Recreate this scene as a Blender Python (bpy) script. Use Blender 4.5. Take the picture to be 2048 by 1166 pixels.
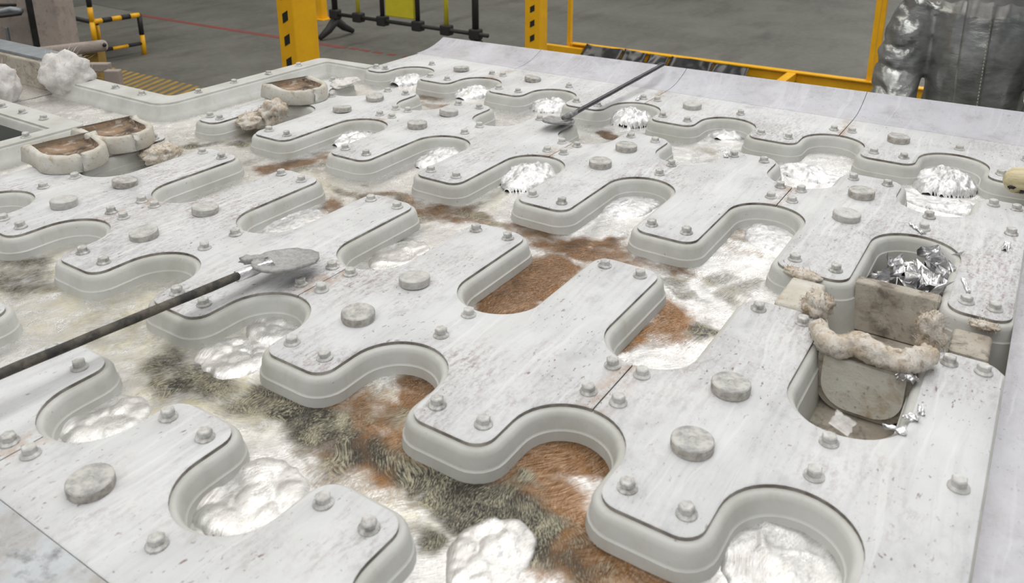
import bpy, bmesh, math, random
import numpy as np
from mathutils import Vector, Matrix, noise as mnoise
from mathutils.bvhtree import BVHTree
from mathutils.geometry import tessellate_polygon

for o in list(bpy.data.objects): bpy.data.objects.remove(o, do_unlink=True)
scene = bpy.context.scene
COL = scene.collection
random.seed(7)
U = 0.31                      # metres per lattice unit (pitch of the table's fingers)
FLOOR_Z = -1.2                # table top is z = 0

# ------------------------------------------------------------------ camera
FPX, CYPX = 1671.0, 271.0     # focal length in pixels and principal row, image 2048 x 1166
CAM = Vector((-0.81623, -1.90884, 0.77063))
EA, EB, EC = -0.9896, 1.2503, -0.0024
CAMR = (Matrix.Rotation(EA, 3, 'Z') @ Matrix.Rotation(EB, 3, 'X') @ Matrix.Rotation(EC, 3, 'Z'))
cd = bpy.data.cameras.new('camera'); cam = bpy.data.objects.new('camera', cd); COL.objects.link(cam)
cam.matrix_world = Matrix.Translation(CAM) @ CAMR.to_4x4()
cd.sensor_width = 36.0; cd.lens = FPX / 2048 * 36.0
cd.shift_y = -(583.0 - CYPX) / 2048.0
cd.clip_start = 0.05; cd.clip_end = 200
cd.dof.use_dof = True; cd.dof.focus_distance = 2.0; cd.dof.aperture_fstop = 7.0
scene.camera = cam

def ray(x, y):
    return CAMR @ Vector(((x - 1024) / FPX, -(y - CYPX) / FPX, -1.0))
def pz(x, y, z):              # pixel on a horizontal plane
    d = ray(x, y); return CAM + d * ((z - CAM.z) / d.z)
def pX(x, y, X):              # pixel on a plane of constant X
    d = ray(x, y); return CAM + d * ((X - CAM.x) / d.x)
def pt(x, y, t):              # pixel at a depth along the optical axis
    return CAM + ray(x, y) * t

# ------------------------------------------------------------------ world, lamps, exposure
w = bpy.data.worlds.new('world'); scene.world = w; w.use_nodes = True
bg = w.node_tree.nodes['Background']; bg.inputs[0].default_value = (0.80, 0.87, 1.0, 1); bg.inputs[1].default_value = 0.2
def area_light(name, loc, sx, sy, power, color, rot=(0, 0, 0)):
    l = bpy.data.lights.new(name, 'AREA'); l.shape = 'RECTANGLE'; l.size = sx; l.size_y = sy
    l.energy = power; l.color = color
    o = bpy.data.objects.new(name, l); COL.objects.link(o); o.location = loc; o.rotation_euler = rot
    return o
CEIL = 6.5
area_light('roof_light_strip', (8.0, -1.3, CEIL - .12), 38, 4.8, 2050, (1.0, 0.985, 0.96))
area_light('roof_light_strip', (4.0, 7.3, CEIL - .12), 24, 4.0, 950, (1.0, 0.97, 0.90))
area_light('roof_light_strip', (4.0, -12.0, CEIL - .12), 24, 4.4, 800, (0.96, 0.98, 1.0))
vs = scene.view_settings
vs.view_transform = 'Standard'; vs.look = 'None'; vs.gamma = 1.0; vs.use_curve_mapping = False
vs.exposure = -0.27

# ------------------------------------------------------------------ helpers
def tag(o, label=None, cat=None, group=None, kind=None):
    if label: o['label'] = label
    if cat: o['category'] = cat
    if group: o['group'] = group
    if kind: o['kind'] = kind
    return o
def empty(name, loc=(0, 0, 0)):
    o = bpy.data.objects.new(name, None); COL.objects.link(o); o.location = loc; o.empty_display_size = .05
    return o
def link(name, me, parent=None, loc=None):
    o = bpy.data.objects.new(name, me); COL.objects.link(o)
    if parent is not None:
        o.parent = parent
        if loc is None: o.location = -parent_world(parent)
        else: o.location = Vector(loc) - parent_world(parent)
    elif loc is not None: o.location = loc
    return o
def parent_world(p):
    v = Vector(p.location)
    while p.parent is not None:
        p = p.parent; v += Vector(p.location)
    return v
def mesh(name, verts, faces, mats, parent=None, smooth=False, fm=None, loc=None):
    me = bpy.data.meshes.new(name); me.from_pydata([tuple(v) for v in verts], [], faces); me.validate()
    for m in (mats if isinstance(mats, (list, tuple)) else [mats]): me.materials.append(m)
    if fm is not None and len(fm) == len(me.polygons): me.polygons.foreach_set('material_index', fm)
    if smooth: me.polygons.foreach_set('use_smooth', [True] * len(me.polygons))
    me.update()
    return link(name, me, parent, loc)
def bm_obj(name, bm, mats, parent=None, smooth=False, loc=None):
    me = bpy.data.meshes.new(name); bmesh.ops.recalc_face_normals(bm, faces=bm.faces[:]); bm.to_mesh(me); bm.free()
    for m in (mats if isinstance(mats, (list, tuple)) else [mats]): me.materials.append(m)
    if smooth: me.polygons.foreach_set('use_smooth', [True] * len(me.polygons))
    return link(name, me, parent, loc)
def add_box(bm, lo, hi, bev=0.0, mat=None, seg=2):
    lo = Vector(lo); hi = Vector(hi)
    r = bmesh.ops.create_cube(bm, size=1.0)
    vsn = r['verts']
    for v in vsn: v.co = Vector((lo[i] + (v.co[i] + .5) * (hi[i] - lo[i]) for i in range(3)))
    if mat is not None:
        for v in vsn: v.co = mat @ v.co
    if bev > 0:
        es = list({e for v in vsn for e in v.link_edges})
        bmesh.ops.bevel(bm, geom=es, offset=bev, segments=seg, affect='EDGES', profile=.5)
def box_obj(name, lo, hi, m, parent=None, bev=.004, mat=None):
    bm = bmesh.new(); add_box(bm, lo, hi, bev, mat); return bm_obj(name, bm, m, parent)
def add_tube(bm, pts, rad, n=10, cap=True):
    pts = [Vector(p) for p in pts]
    if not isinstance(rad, (list, tuple)): rad = [rad] * len(pts)
    rings = []; up = None
    for i, p in enumerate(pts):
        d = (pts[min(i + 1, len(pts) - 1)] - pts[max(i - 1, 0)]).normalized()
        if up is None:
            up = Vector((0, 0, 1)) if abs(d.z) < .9 else Vector((1, 0, 0))
        a = d.cross(up).normalized(); b = a.cross(d).normalized(); up = b
        rings.append([bm.verts.new(p + (a * math.cos(t) + b * math.sin(t)) * rad[i]) for t in [2 * math.pi * k / n for k in range(n)]])
    for r0, r1 in zip(rings, rings[1:]):
        for k in range(n): bm.faces.new((r0[k], r0[(k + 1) % n], r1[(k + 1) % n], r1[k]))
    if cap:
        bm.faces.new(rings[0][::-1]); bm.faces.new(rings[-1])
    return rings
def tube_obj(name, pts, rad, m, parent=None, n=12, smooth=True):
    bm = bmesh.new(); add_tube(bm, pts, rad, n); return bm_obj(name, bm, m, parent, smooth)

# value noise for arrays
def _hash(i, j, s):
    h = (i * 374761393 + j * 668265263 + s * 1442695041) & 0xffffffff
    h = ((h ^ (h >> 13)) * 1274126177) & 0xffffffff
    return ((h ^ (h >> 16)) & 0xffff) / 65535.0
def vnoise(x, y, s=0):
    xi = np.floor(x).astype(np.int64); yi = np.floor(y).astype(np.int64)
    fx = x - xi; fy = y - yi; fx = fx * fx * (3 - 2 * fx); fy = fy * fy * (3 - 2 * fy)
    a = _hash(xi, yi, s); b = _hash(xi + 1, yi, s); c = _hash(xi, yi + 1, s); d = _hash(xi + 1, yi + 1, s)
    return (a * (1 - fx) + b * fx) * (1 - fy) + (c * (1 - fx) + d * fx) * fy
def fbm(x, y, oct=4, s=0):
    v = 0 * x; a = .5; t = 0
    for k in range(oct):
        v = v + a * vnoise(x, y, s + k * 17); t += a; a *= .5; x = x * 2.03 + 11.3; y = y * 2.03 + 5.1
    return v / t
def ridged(x, y, oct=4, s=0):
    v = 0 * x; a = .5; t = 0
    for k in range(oct):
        v = v + a * (1 - np.abs(2 * vnoise(x, y, s + k * 13) - 1)); t += a; a *= .55; x = x * 1.97 + 3.7; y = y * 1.97 + 9.2
    return v / t

# ------------------------------------------------------------------ materials
class N:
    def __init__(self, name):
        self.m = bpy.data.materials.new(name); self.m.use_nodes = True
        self.t = self.m.node_tree; self.n = self.t.nodes; self.l = self.t.links
        self.b = self.n['Principled BSDF']; self.tc = self.n.new('ShaderNodeTexCoord')
    def add(self, typ, **kw):
        nd = self.n.new(typ)
        for k, v in kw.items(): setattr(nd, k, v)
        return nd
    def set(self, sock, val):
        if hasattr(val, 'is_output') or isinstance(val, bpy.types.NodeSocket): self.l.new(val, sock)
        else: sock.default_value = val
    def coords(self, scale=(1, 1, 1), rot=(0, 0, 0), warp=0.0, wscale=6.0):
        mp = self.add('ShaderNodeMapping'); mp.inputs['Scale'].default_value = scale; mp.inputs['Rotation'].default_value = rot
        src = self.tc.outputs['Object']
        if warp:
            nz = self.noise(wscale, 3, vec=src, out='Color')
            va = self.add('ShaderNodeVectorMath', operation='MULTIPLY_ADD')
            self.l.new(nz, va.inputs[0]); va.inputs[1].default_value = (warp,) * 3; self.l.new(src, va.inputs[2]); src = va.outputs[0]
        self.l.new(src, mp.inputs['Vector']); return mp.outputs['Vector']
    def aniso(self, rot, scale, warp=0.0, wscale=2.0):
        v = self.coords((1, 1, 1), (0, 0, rot), warp, wscale)
        mp = self.add('ShaderNodeMapping'); mp.inputs['Scale'].default_value = scale; self.l.new(v, mp.inputs['Vector']); return mp.outputs['Vector']
    def noise(self, scale, detail=5, rough=.55, vec=None, out='Fac', dist=0.0):
        nd = self.add('ShaderNodeTexNoise'); nd.inputs['Scale'].default_value = scale; nd.inputs['Detail'].default_value = detail
        nd.inputs['Roughness'].default_value = rough; nd.inputs['Distortion'].default_value = dist
        self.l.new(vec if vec is not None else self.tc.outputs['Object'], nd.inputs['Vector']); return nd.outputs[out]
    def ramp(self, fac, a, b):               # linear step from a to b, clamped
        nd = self.add('ShaderNodeMapRange'); nd.clamp = True
        self.l.new(fac, nd.inputs[0]); nd.inputs[1].default_value = a; nd.inputs[2].default_value = b
        nd.inputs[3].default_value = 0; nd.inputs[4].default_value = 1; return nd.outputs[0]
    def math(self, op, a, b=0.0):
        nd = self.add('ShaderNodeMath', operation=op); self.set(nd.inputs[0], a); self.set(nd.inputs[1], b); return nd.outputs[0]
    def mix(self, fac, a, b):
        nd = self.add('ShaderNodeMix', data_type='RGBA'); self.set(nd.inputs[0], fac)
        for s, v in ((nd.inputs[6], a), (nd.inputs[7], b)):
            if isinstance(v, tuple): s.default_value = (*v[:3], 1)
            else: self.l.new(v, s)
        return nd.outputs[2]
    def fmix(self, fac, a, b):
        nd = self.add('ShaderNodeMix', data_type='FLOAT'); self.set(nd.inputs[0], fac); self.set(nd.inputs[2], a); self.set(nd.inputs[3], b); return nd.outputs[0]
    def attr(self, name):
        nd = self.add('ShaderNodeAttribute', attribute_name=name); return nd.outputs['Fac']
    def bump(self, h, strength=.3, dist=.002):
        nd = self.add('ShaderNodeBump'); nd.inputs['Strength'].default_value = strength; nd.inputs['Distance'].default_value = dist
        self.l.new(h, nd.inputs['Height']); self.l.new(nd.outputs[0], self.b.inputs['Normal'])
    def out(self, col, rough=.6, metal=0.0, spec=None):
        if isinstance(col, tuple): self.b.inputs['Base Color'].default_value = (*col[:3], 1)
        else: self.l.new(col, self.b.inputs['Base Color'])
        self.set(self.b.inputs['Roughness'], rough); self.set(self.b.inputs['Metallic'], metal)
        if spec is not None: self.b.inputs['Specular IOR Level'].default_value = spec
        return self.m

def simple(name, col, rough=.5, metal=0.0, var=.25, scale=30, dark=None, bump=0.0):
    k = N(name); nz = k.ramp(k.noise(scale, 5, .6), .3, .7)
    d = dark if dark else tuple(c * (1 - var) for c in col)
    c = k.mix(nz, col, d)
    if bump: k.bump(k.noise(scale * 2, 4), bump, .003)
    return k.out(c, rough, metal)

def white_coating(name, base, dirt=1.0, streak=(5, 70, 5), seams=True, brown=1.0, stain=0.0):
    k = N(name)
    big = k.noise(5.5, 6, .6)
    med = k.noise(22, 6, .65)
    fine = k.noise(120, 6, .7)
    col = k.mix(k.ramp(big, .40, .70), base, tuple(c * .84 for c in base))
    # wash coat brushed along the fingers: greyer and paler strokes
    st = k.noise(1.0, 6, .62, k.coords(streak, warp=.07, wscale=3))
    col = k.mix(k.math('MULTIPLY', k.ramp(st, .50, .70), .22 * dirt), col, (.42, .42, .44))
    # worn mauve-brown scuffs in patches, broken up by scratches and specks
    patch = k.ramp(k.noise(3.4, 5, .62, k.coords((1, 1, 1), warp=.15, wscale=4)), .47, .66)
    scr = k.noise(1.0, 7, .72, k.coords((34, 120, 60), warp=.03, wscale=8))
    m1 = k.math('MULTIPLY', patch, k.ramp(k.math('ADD', k.math('MULTIPLY', scr, .6), k.math('MULTIPLY', fine, .4)), .47, .60))
    col = k.mix(k.math('MULTIPLY', m1, .55 * brown), col, (.27, .19, .19))
    # small dark red flecks
    fl = k.math('MULTIPLY', k.ramp(k.noise(1.0, 3, .6, k.coords((75, 150, 90), warp=.02, wscale=20)), .63, .68), k.ramp(big, .44, .56))
    col = k.mix(k.math('MULTIPLY', fl, .75 * min(brown, 1)), col, (.16, .085, .08))
    sp = k.ramp(k.noise(190, 3, .7), .66, .72)
    col = k.mix(k.math('MULTIPLY', k.math('MULTIPLY', sp, k.ramp(med, .40, .55)), .7), col, (.14, .11, .10))
    # grey smears
    sm = k.math('MULTIPLY', k.ramp(k.noise(7, 6, .65, k.coords((.6, 1.5, 1), warp=.12, wscale=5)), .54, .72), k.ramp(med, .42, .6))
    col = k.mix(k.math('MULTIPLY', sm, .42 * dirt), col, (.33, .33, .36))
    # runs of fresh white wash over the dirt
    dr = k.ramp(k.noise(1.0, 2, .5, k.coords((2.2, 60, 3), warp=.10, wscale=2.5)), .60, .66)
    col = k.mix(k.math('MULTIPLY', dr, .42), col, tuple(min(c * 1.12, .9) for c in base))
    if stain:                                # burnt, oily patches
        s1 = k.ramp(k.noise(6.5, 7, .68, k.coords((1, 1, 1), warp=.1, wscale=9)), .46, .66)
        col = k.mix(k.math('MULTIPLY', s1, .75 * stain), col, (.27, .20, .14))
        s2 = k.ramp(k.noise(11, 7, .7, k.coords((1.2, 1, 1), (0, 0, .7))), .54, .68)
        col = k.mix(k.math('MULTIPLY', s2, .8 * stain), col, (.07, .07, .075))
    if seams:                                # rust weeping from the joints between castings
        sx = k.add('ShaderNodeSeparateXYZ'); k.l.new(k.tc.outputs['Object'], sx.inputs[0])
        y = k.math('ADD', k.math('DIVIDE', sx.outputs['Y'], U), .63)
        d = k.math('PINGPONG', y, 1.0)
        s = k.math('MULTIPLY', k.ramp(d, .12, .0), k.ramp(med, .45, .58))
        col = k.mix(k.math('MULTIPLY', s, .65), col, (.40, .25, .14))
    h = k.math('ADD', k.math('MULTIPLY', med, .6), k.math('ADD', k.math('MULTIPLY', st, .4), k.math('MULTIPLY', fine, .35)))
    k.bump(h, .4, .004)
    return k.out(col, .62, 0, .35)

M = {}
M['deck'] = white_coating('deck_coating', (.66, .672, .68), 1.5, (5, 75, 5), True, 1.35)
M['apron'] = white_coating('apron_coating', (.55, .555, .60), 1.8, (22, 30, 22), False, .45, .28)
M['apron_stained'] = white_coating('stained_apron_coating', (.52, .55, .57), 1.8, (22, 30, 22), False, .6, 1.0)
def refractory():
    k = N('refractory'); big = k.noise(9, 5, .6); fine = k.noise(70, 5, .6)
    c = k.mix(k.ramp(big, .40, .70), (.56, .565, .545), (.45, .45, .41))
    st = k.ramp(k.noise(1, 5, .6, k.coords((26, 26, 5), warp=.05)), .60, .78)
    c = k.mix(k.math('MULTIPLY', st, .45), c, (.40, .36, .27))
    c = k.mix(k.math('MULTIPLY', k.ramp(k.noise(110, 3, .7), .68, .74), .6), c, (.15, .11, .09))
    k.bump(k.math('ADD', big, k.math('MULTIPLY', fine, .3)), .25, .005)
    return k.out(c, .7, 0, .3)
M['refractory'] = refractory()
M['plate_edge'] = simple('plate_edge', (.44, .42, .38), .75, 0, .5, 22, (.09, .07, .055))
def scorched(name, a, b, c3, sc_=7):
    k = N(name); big = k.noise(sc_, 5, .6); f = k.noise(sc_ * 8, 5, .65)
    c = k.mix(k.ramp(big, .38, .62), a, b)
    c = k.mix(k.math('MULTIPLY', k.ramp(k.noise(sc_ * 1.8, 5, .62, k.coords((1, 1, 1), (0, 0, .6), .08, sc_)), .52, .70), .85), c, c3)
    c = k.mix(k.math('MULTIPLY', k.ramp(f, .60, .70), .5), c, (.10, .08, .06))
    k.bump(k.math('ADD', big, f), .4, .004); return k.out(c, .8, 0, .25)
M['dusty'] = scorched('dusty_refractory', (.46, .43, .37), (.34, .30, .25), (.13, .11, .09), 14)
M['dam'] = scorched('dam_refractory', (.64, .63, .58), (.54, .51, .44), (.40, .31, .20), 13)
M['shaded_scorch'] = scorched('shaded_scorch_inside', (.07, .055, .045), (.30, .21, .14), (.52, .46, .40), 16)  # dark tones carry the hollow's shadow along with burnt brown
def steel(name, a, b, rough=.55, metal=.35, scale=60):
    k = N(name); c = k.mix(k.ramp(k.noise(scale, 5, .65), .40, .62), a, b)
    inf = k.add('ShaderNodeObjectInfo'); c = k.mix(k.math('MULTIPLY', k.ramp(inf.outputs['Random'], .3, 1.0), .55), c, (.62, .62, .60))
    k.bump(k.noise(scale * 2, 4), .3, .002); return k.out(c, rough, metal)
M['bolt'] = steel('coated_bolt', (.60, .60, .58), (.30, .29, .27), .55, .1)
M['plug'] = steel('plug_metal', (.54, .53, .50), (.30, .30, .30), .6, .1, 45)
M['plug_side'] = steel('plug_side', (.52, .50, .46), (.30, .27, .24), .65, 0, 60)
M['fibre'] = scorched('ceramic_fibre', (.66, .63, .58), (.52, .44, .34), (.24, .16, .10), 30)
M['fibre_white'] = simple('white_ceramic_fibre', (.76, .75, .74), .95, 0, .2, 40, (.56, .53, .50), 1.0)
M['shovel'] = steel('crusted_steel', (.33, .33, .33), (.15, .15, .16), .65, .35, 90)
M['handle'] = scorched('scaled_steel_bar', (.055, .052, .05), (.15, .135, .11), (.03, .03, .03), 30)
M['handle_dark'] = simple('dark_steel_bar', (.10, .10, .11), .45, .6, .4, 60)
M['bright_metal'] = simple('solidified_aluminium', (.90, .90, .91), .32, .9, .3, 60, (.60, .60, .62), .5)
k = N('pale_wood'); gr = k.noise(1, 6, .65, k.coords((60, 8, 60), warp=.03)); M['wood'] = k.out(k.mix(k.ramp(gr, .42, .62), (.66, .58, .38), (.46, .40, .22)), .6)
M['yellow'] = simple('yellow_paint', (.97, .52, .008), .42, 0, .12, 9, (.85, .43, .008))
M['yellow2'] = simple('lemon_yellow_plastic', (.70, .62, .03), .5, 0, .12, 12)
M['black'] = simple('black_paint', (.022, .022, .024), .5, 0, .3, 14)
M['rubber'] = simple('black_plastic', (.03, .029, .028), .55, 0, .3, 14)
M['machine'] = scorched('machine_paint', (.42, .36, .32), (.36, .31, .28), (.24, .21, .19))
M['dark_steel'] = simple('dark_steel', (.05, .05, .05), .5, .5, .4, 20)
M['grey_steel'] = simple('grey_steel', (.36, .39, .42), .5, .5, .3, 20)
M['sheet'] = simple('black_film', (.06, .06, .062), .22, 0, .4, 8, (.02, .02, .022))
def concrete():
    k = N('concrete'); a = k.noise(.9, 6, .6); b = k.noise(14, 6, .6)
    c = k.mix(k.ramp(a, .35, .65), (.165, .165, .145), (.112, .112, .098))
    c = k.mix(k.math('MULTIPLY', k.ramp(b, .48, .64), .35), c, (.20, .20, .178))
    c = k.mix(k.math('MULTIPLY', k.ramp(k.noise(1.0, 6, .6, k.coords((.7, 2.6, 1), warp=.3, wscale=2)), .53, .70), .6), c, (.075, .068, .06))
    k.bump(b, .15, .004); return k.out(c, .6, 0, .4)
M['concrete'] = concrete()
M['ceiling'] = simple('roof_sheeting', (.10, .062, .032), .8, 0, .3, .6)
M['red_line'] = simple('worn_red_paint', (.30, .055, .05), .7, 0, .4, 9, (.17, .07, .06))
M['yellow_line'] = simple('worn_yellow_paint', (.42, .26, .05), .7, 0, .4, 9, (.26, .18, .06))

def molten():
    k = N('molten_aluminium')
    film, brown, dark, yel = k.attr('film'), k.attr('brown'), k.attr('dark_weight'), k.attr('pale')
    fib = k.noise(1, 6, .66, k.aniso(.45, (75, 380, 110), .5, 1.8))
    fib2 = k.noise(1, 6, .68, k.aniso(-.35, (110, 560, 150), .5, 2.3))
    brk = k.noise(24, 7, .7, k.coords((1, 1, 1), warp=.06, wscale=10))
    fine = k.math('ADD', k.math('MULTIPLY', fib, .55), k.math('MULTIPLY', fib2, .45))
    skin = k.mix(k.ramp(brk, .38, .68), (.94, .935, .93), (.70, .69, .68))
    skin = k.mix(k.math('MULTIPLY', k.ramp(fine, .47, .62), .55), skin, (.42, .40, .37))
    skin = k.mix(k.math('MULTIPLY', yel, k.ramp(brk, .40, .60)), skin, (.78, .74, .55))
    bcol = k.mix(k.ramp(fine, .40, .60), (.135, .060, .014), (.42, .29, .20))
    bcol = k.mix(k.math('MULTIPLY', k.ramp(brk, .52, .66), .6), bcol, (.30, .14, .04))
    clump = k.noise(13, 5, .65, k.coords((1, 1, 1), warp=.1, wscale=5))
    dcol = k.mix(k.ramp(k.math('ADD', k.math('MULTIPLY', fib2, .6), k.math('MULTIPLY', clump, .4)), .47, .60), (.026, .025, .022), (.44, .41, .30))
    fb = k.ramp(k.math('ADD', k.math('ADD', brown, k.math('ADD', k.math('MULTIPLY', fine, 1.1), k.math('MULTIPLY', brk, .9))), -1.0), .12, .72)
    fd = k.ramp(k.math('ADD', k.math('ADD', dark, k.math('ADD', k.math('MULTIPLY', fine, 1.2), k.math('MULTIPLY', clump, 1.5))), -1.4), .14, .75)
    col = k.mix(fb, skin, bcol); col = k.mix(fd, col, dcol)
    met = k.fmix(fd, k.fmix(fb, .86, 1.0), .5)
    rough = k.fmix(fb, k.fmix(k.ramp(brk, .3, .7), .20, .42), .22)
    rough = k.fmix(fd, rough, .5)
    h = k.math('ADD', k.math('MULTIPLY', fine, .7), k.math('MULTIPLY', brk, .5))
    k.bump(h, .45, .005)
    return k.out(col, rough, met)
M['molten'] = molten()
def foil():
    k = N('oxide_skin'); a = k.noise(48, 7, .72, k.coords((1, 1, 1), warp=.06, wscale=12)); b = k.noise(16, 5, .6)
    c = k.mix(k.ramp(a, .40, .62), (.95, .95, .955), (.60, .60, .61)); c = k.mix(k.math('MULTIPLY', k.ramp(b, .58, .72), .5), c, (.50, .47, .45))
    k.bump(a, .75, .006); return k.out(c, k.fmix(k.ramp(b, .35, .65), .30, .50), .82)
M['foil'] = foil()

# ------------------------------------------------------------------ setting
box_obj('floor', (-16, -24, FLOOR_Z - .2), (40, 30, FLOOR_Z), M['concrete'], None, 0)['kind'] = 'structure'
FLOOR = bpy.data.objects['floor']
box_obj('ceiling', (-16, -24, CEIL), (40, 30, CEIL + .2), M['ceiling'], None, 0)['kind'] = 'structure'
def strip(name, pts, m, parent):
    """flat painted marking on the floor, pts in metres"""
    z = FLOOR_Z
    n = len(pts); v = [(p[0], p[1], z + .003) for p in pts] + [(p[0], p[1], z) for p in pts]
    f = [tuple(range(n))] + [(i, i + n, (i + 1) % n + n, (i + 1) % n) for i in range(n)]
    return mesh(name, v, f, m, parent)
strip('red_floor_line', [(5.66, 4.55), (5.74, 4.55), (5.74, 9.5), (5.66, 9.5)], M['red_line'], FLOOR)
for y0, y1 in ((4.40, 4.50), (4.22, 4.36), (4.05, 4.16), (3.86, 3.95), (3.2, 3.74)):
    strip('red_floor_dash', [(5.69, y0), (5.75, y0), (5.75, y1), (5.69, y1)], M['red_line'], FLOOR)
hz = [pz(x, y, FLOOR_Z) for x, y in ((236, 162), (262, 148), (402, 178), (345, 194))]
hx0, hx1, hy0, hy1 = 3.38, 3.78, 4.25, 6.4
for k in range(22):
    y = hy0 + k * .1
    strip('floor_hazard_stripe', [(hx0, y), (hx1, y + .16), (hx1, y + .21), (hx0, y + .05)], M['yellow_line'], FLOOR)

# ------------------------------------------------------------------ casting table
TABLE = empty('casting_table', (0, 0, 0))
tag(TABLE, 'large white coated casting table with rows of finger shaped pockets and bolted deck plates', 'casting table')

RC, RP = .10, .277
def arc(cx, cy, r, a0, a1, n):
    return [(cx + r * math.cos(a0 + (a1 - a0) * i / n), cy + r * math.sin(a0 + (a1 - a0) * i / n)) for i in range(n + 1)]
PI = math.pi
POCK = [-(j + .63) for j in range(-1, 6)]        # pocket centre lines, descending Y
YTOP, YBOT = .93, -6.24
def low_side(xt, xe):
    """edge facing -X, walked with Y descending"""
    p = arc(xt + RC, YTOP - RC, RC, PI / 2, PI, 6)
    for yc in POCK:
        p += arc(xt + RC, yc + RP + RC, RC, PI, 1.5 * PI, 6)
        p += arc(xe - RP, yc, RP, PI / 2, -PI / 2, 20)
        p += arc(xt + RC, yc - RP - RC, RC, PI / 2, PI, 6)
    p += arc(xt + RC, YBOT + RC, RC, PI, 1.5 * PI, 6)
    return p
def high_side(xt, xe):
    return [(-x, y) for x, y in low_side(-xt, -xe)]
def straight(x):
    return [(x, YTOP), (x, YBOT)]
SEAMS = [-.63, -2.63, -4.63]
def split(poly):
    """cut a Y-descending polyline at the seams -> list of runs"""
    runs = []; cur = []; seams = list(SEAMS)
    for i, p in enumerate(poly):
        cur.append(p)
        while seams and i + 1 < len(poly):
            q = poly[i + 1]; s = seams[0]
            if not (p[1] >= s > q[1] - 1e-9 and p[1] - q[1] > 1e-9): break
            t = (p[1] - s) / (p[1] - q[1]); c = (p[0] + (q[0] - p[0]) * t, s)
            cur.append(c); runs.append(cur); cur = [c]; seams.pop(0)
    runs.append(cur); return runs
def ring_offset(poly, d):
    """outward offset of a closed CCW polygon (list of (x,y) in metres)"""
    n = len(poly); out = []
    for i in range(n):
        a = Vector(poly[i - 1]); b = Vector(poly[i]); c = Vector(poly[(i + 1) % n])
        e1 = (b - a); e2 = (c - b)
        if e1.length < 1e-9: e1 = e2
        if e2.length < 1e-9: e2 = e1
        n1 = Vector((e1.y, -e1.x)).normalized(); n2 = Vector((e2.y, -e2.x)).normalized()
        m = n1 + n2
        m = m / max(m.dot(m) / 2, .6) if m.length > 1e-6 else n1
        out.append((b.x + m.x * d, b.y + m.y * d))
    return out
def dedup(poly):
    out = []
    for p in poly:
        if not out or (abs(p[0] - out[-1][0]) + abs(p[1] - out[-1][1])) > 1e-6: out.append(p)
    if (abs(out[0][0] - out[-1][0]) + abs(out[0][1] - out[-1][1])) < 1e-6: out.pop()
    return out
def ccw(poly):
    a = sum(poly[i][0] * poly[(i + 1) % len(poly)][1] - poly[(i + 1) % len(poly)][0] * poly[i][1] for i in range(len(poly)))
    return poly if a > 0 else poly[::-1]
def extrude(name, poly, profile, mats, parent, fm_of=None, bottom=False):
    """poly CCW in metres, profile list of (offset, z); first ring is capped"""
    n = len(poly); bm = bmesh.new(); rings = []
    for off, z in profile:
        rings.append([bm.verts.new((x, y, z)) for x, y in ring_offset(poly, off)])
    base = ring_offset(poly, profile[0][0])
    for t in tessellate_polygon([[Vector((x, y, 0)) for x, y in base]]):
        a, b, c = [base[i] for i in t]
        if (b[0] - a[0]) * (c[1] - a[1]) - (b[1] - a[1]) * (c[0] - a[0]) < 0: t = t[::-1]
        try: bm.faces.new([rings[0][i] for i in t])
        except ValueError: pass
    for i in range(len(rings) - 1):
        for k in range(n):
            g = bm.faces.new((rings[i][k], rings[i + 1][k], rings[i + 1][(k + 1) % n], rings[i][(k + 1) % n]))
            g.smooth = True
            if fm_of: g.material_index = fm_of(i)
    if bottom: bm.faces.new(rings[-1][::-1])
    me = bpy.data.meshes.new(name); bm.to_mesh(me); bm.free()
    for m in mats: me.materials.append(m)
    try: me.set_sharp_from_angle(angle=math.radians(40))
    except Exception: pass
    return link(name, me, parent)
sc = lambda poly: [(x * U, y * U) for x, y in poly]

# bolt and plug meshes (shared)
def bolt_mesh():
    bm = bmesh.new()
    def disc(r0, z0, r1, z1, n, cap):
        a = [bm.verts.new((r0 * math.cos(t), r0 * math.sin(t), z0)) for t in [2 * PI * k / n for k in range(n)]]
        b = [bm.verts.new((r1 * math.cos(t), r1 * math.sin(t), z1)) for t in [2 * PI * k / n for k in range(n)]]
        for k in range(n): bm.faces.new((a[k], a[(k + 1) % n], b[(k + 1) % n], b[k]))
        if cap: bm.faces.new(b)
        return b
    disc(.0165, -.0004, .0165, .003, 18, False); disc(.0165, .003, .0125, .0065, 18, True)
    disc(.0125, .006, .0125, .0165, 6, False); disc(.0125, .0165, .0105, .0185, 6, True)
    me = bpy.data.meshes.new('bolt'); bm.to_mesh(me); bm.free(); me.materials.append(M['bolt']); return me
BOLT = bolt_mesh()
def plug_mesh():
    n = 36; prof = [(.0325, -.0004), (.0338, .004), (.034, .016), (.0335, .0192), (.0315, .0212), (.006, .0216), (.0045, .0200), (.001, .0198)]
    v = []; f = []; fm = []
    for r, z in prof: v += [(r * math.cos(2 * PI * k / n), r * math.sin(2 * PI * k / n), z) for k in range(n)]
    for i in range(len(prof) - 1):
        for k in range(n):
            f.append((i * n + k, i * n + (k + 1) % n, (i + 1) * n + (k + 1) % n, (i + 1) * n + k)); fm.append(1 if i < 3 else 0)
    f.append(tuple(range((len(prof) - 1) * n, len(prof) * n))); fm.append(0)
    me = bpy.data.meshes.new('plug'); me.from_pydata(v, [], f); me.materials.append(M['plug']); me.materials.append(M['plug_side'])
    me.polygons.foreach_set('material_index', fm); me.polygons.foreach_set('use_smooth', [True] * len(f))
    try: me.set_sharp_from_angle(angle=math.radians(35))
    except Exception: pass
    return me
PLUG = plug_mesh()
rb = random.Random(3)
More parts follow.
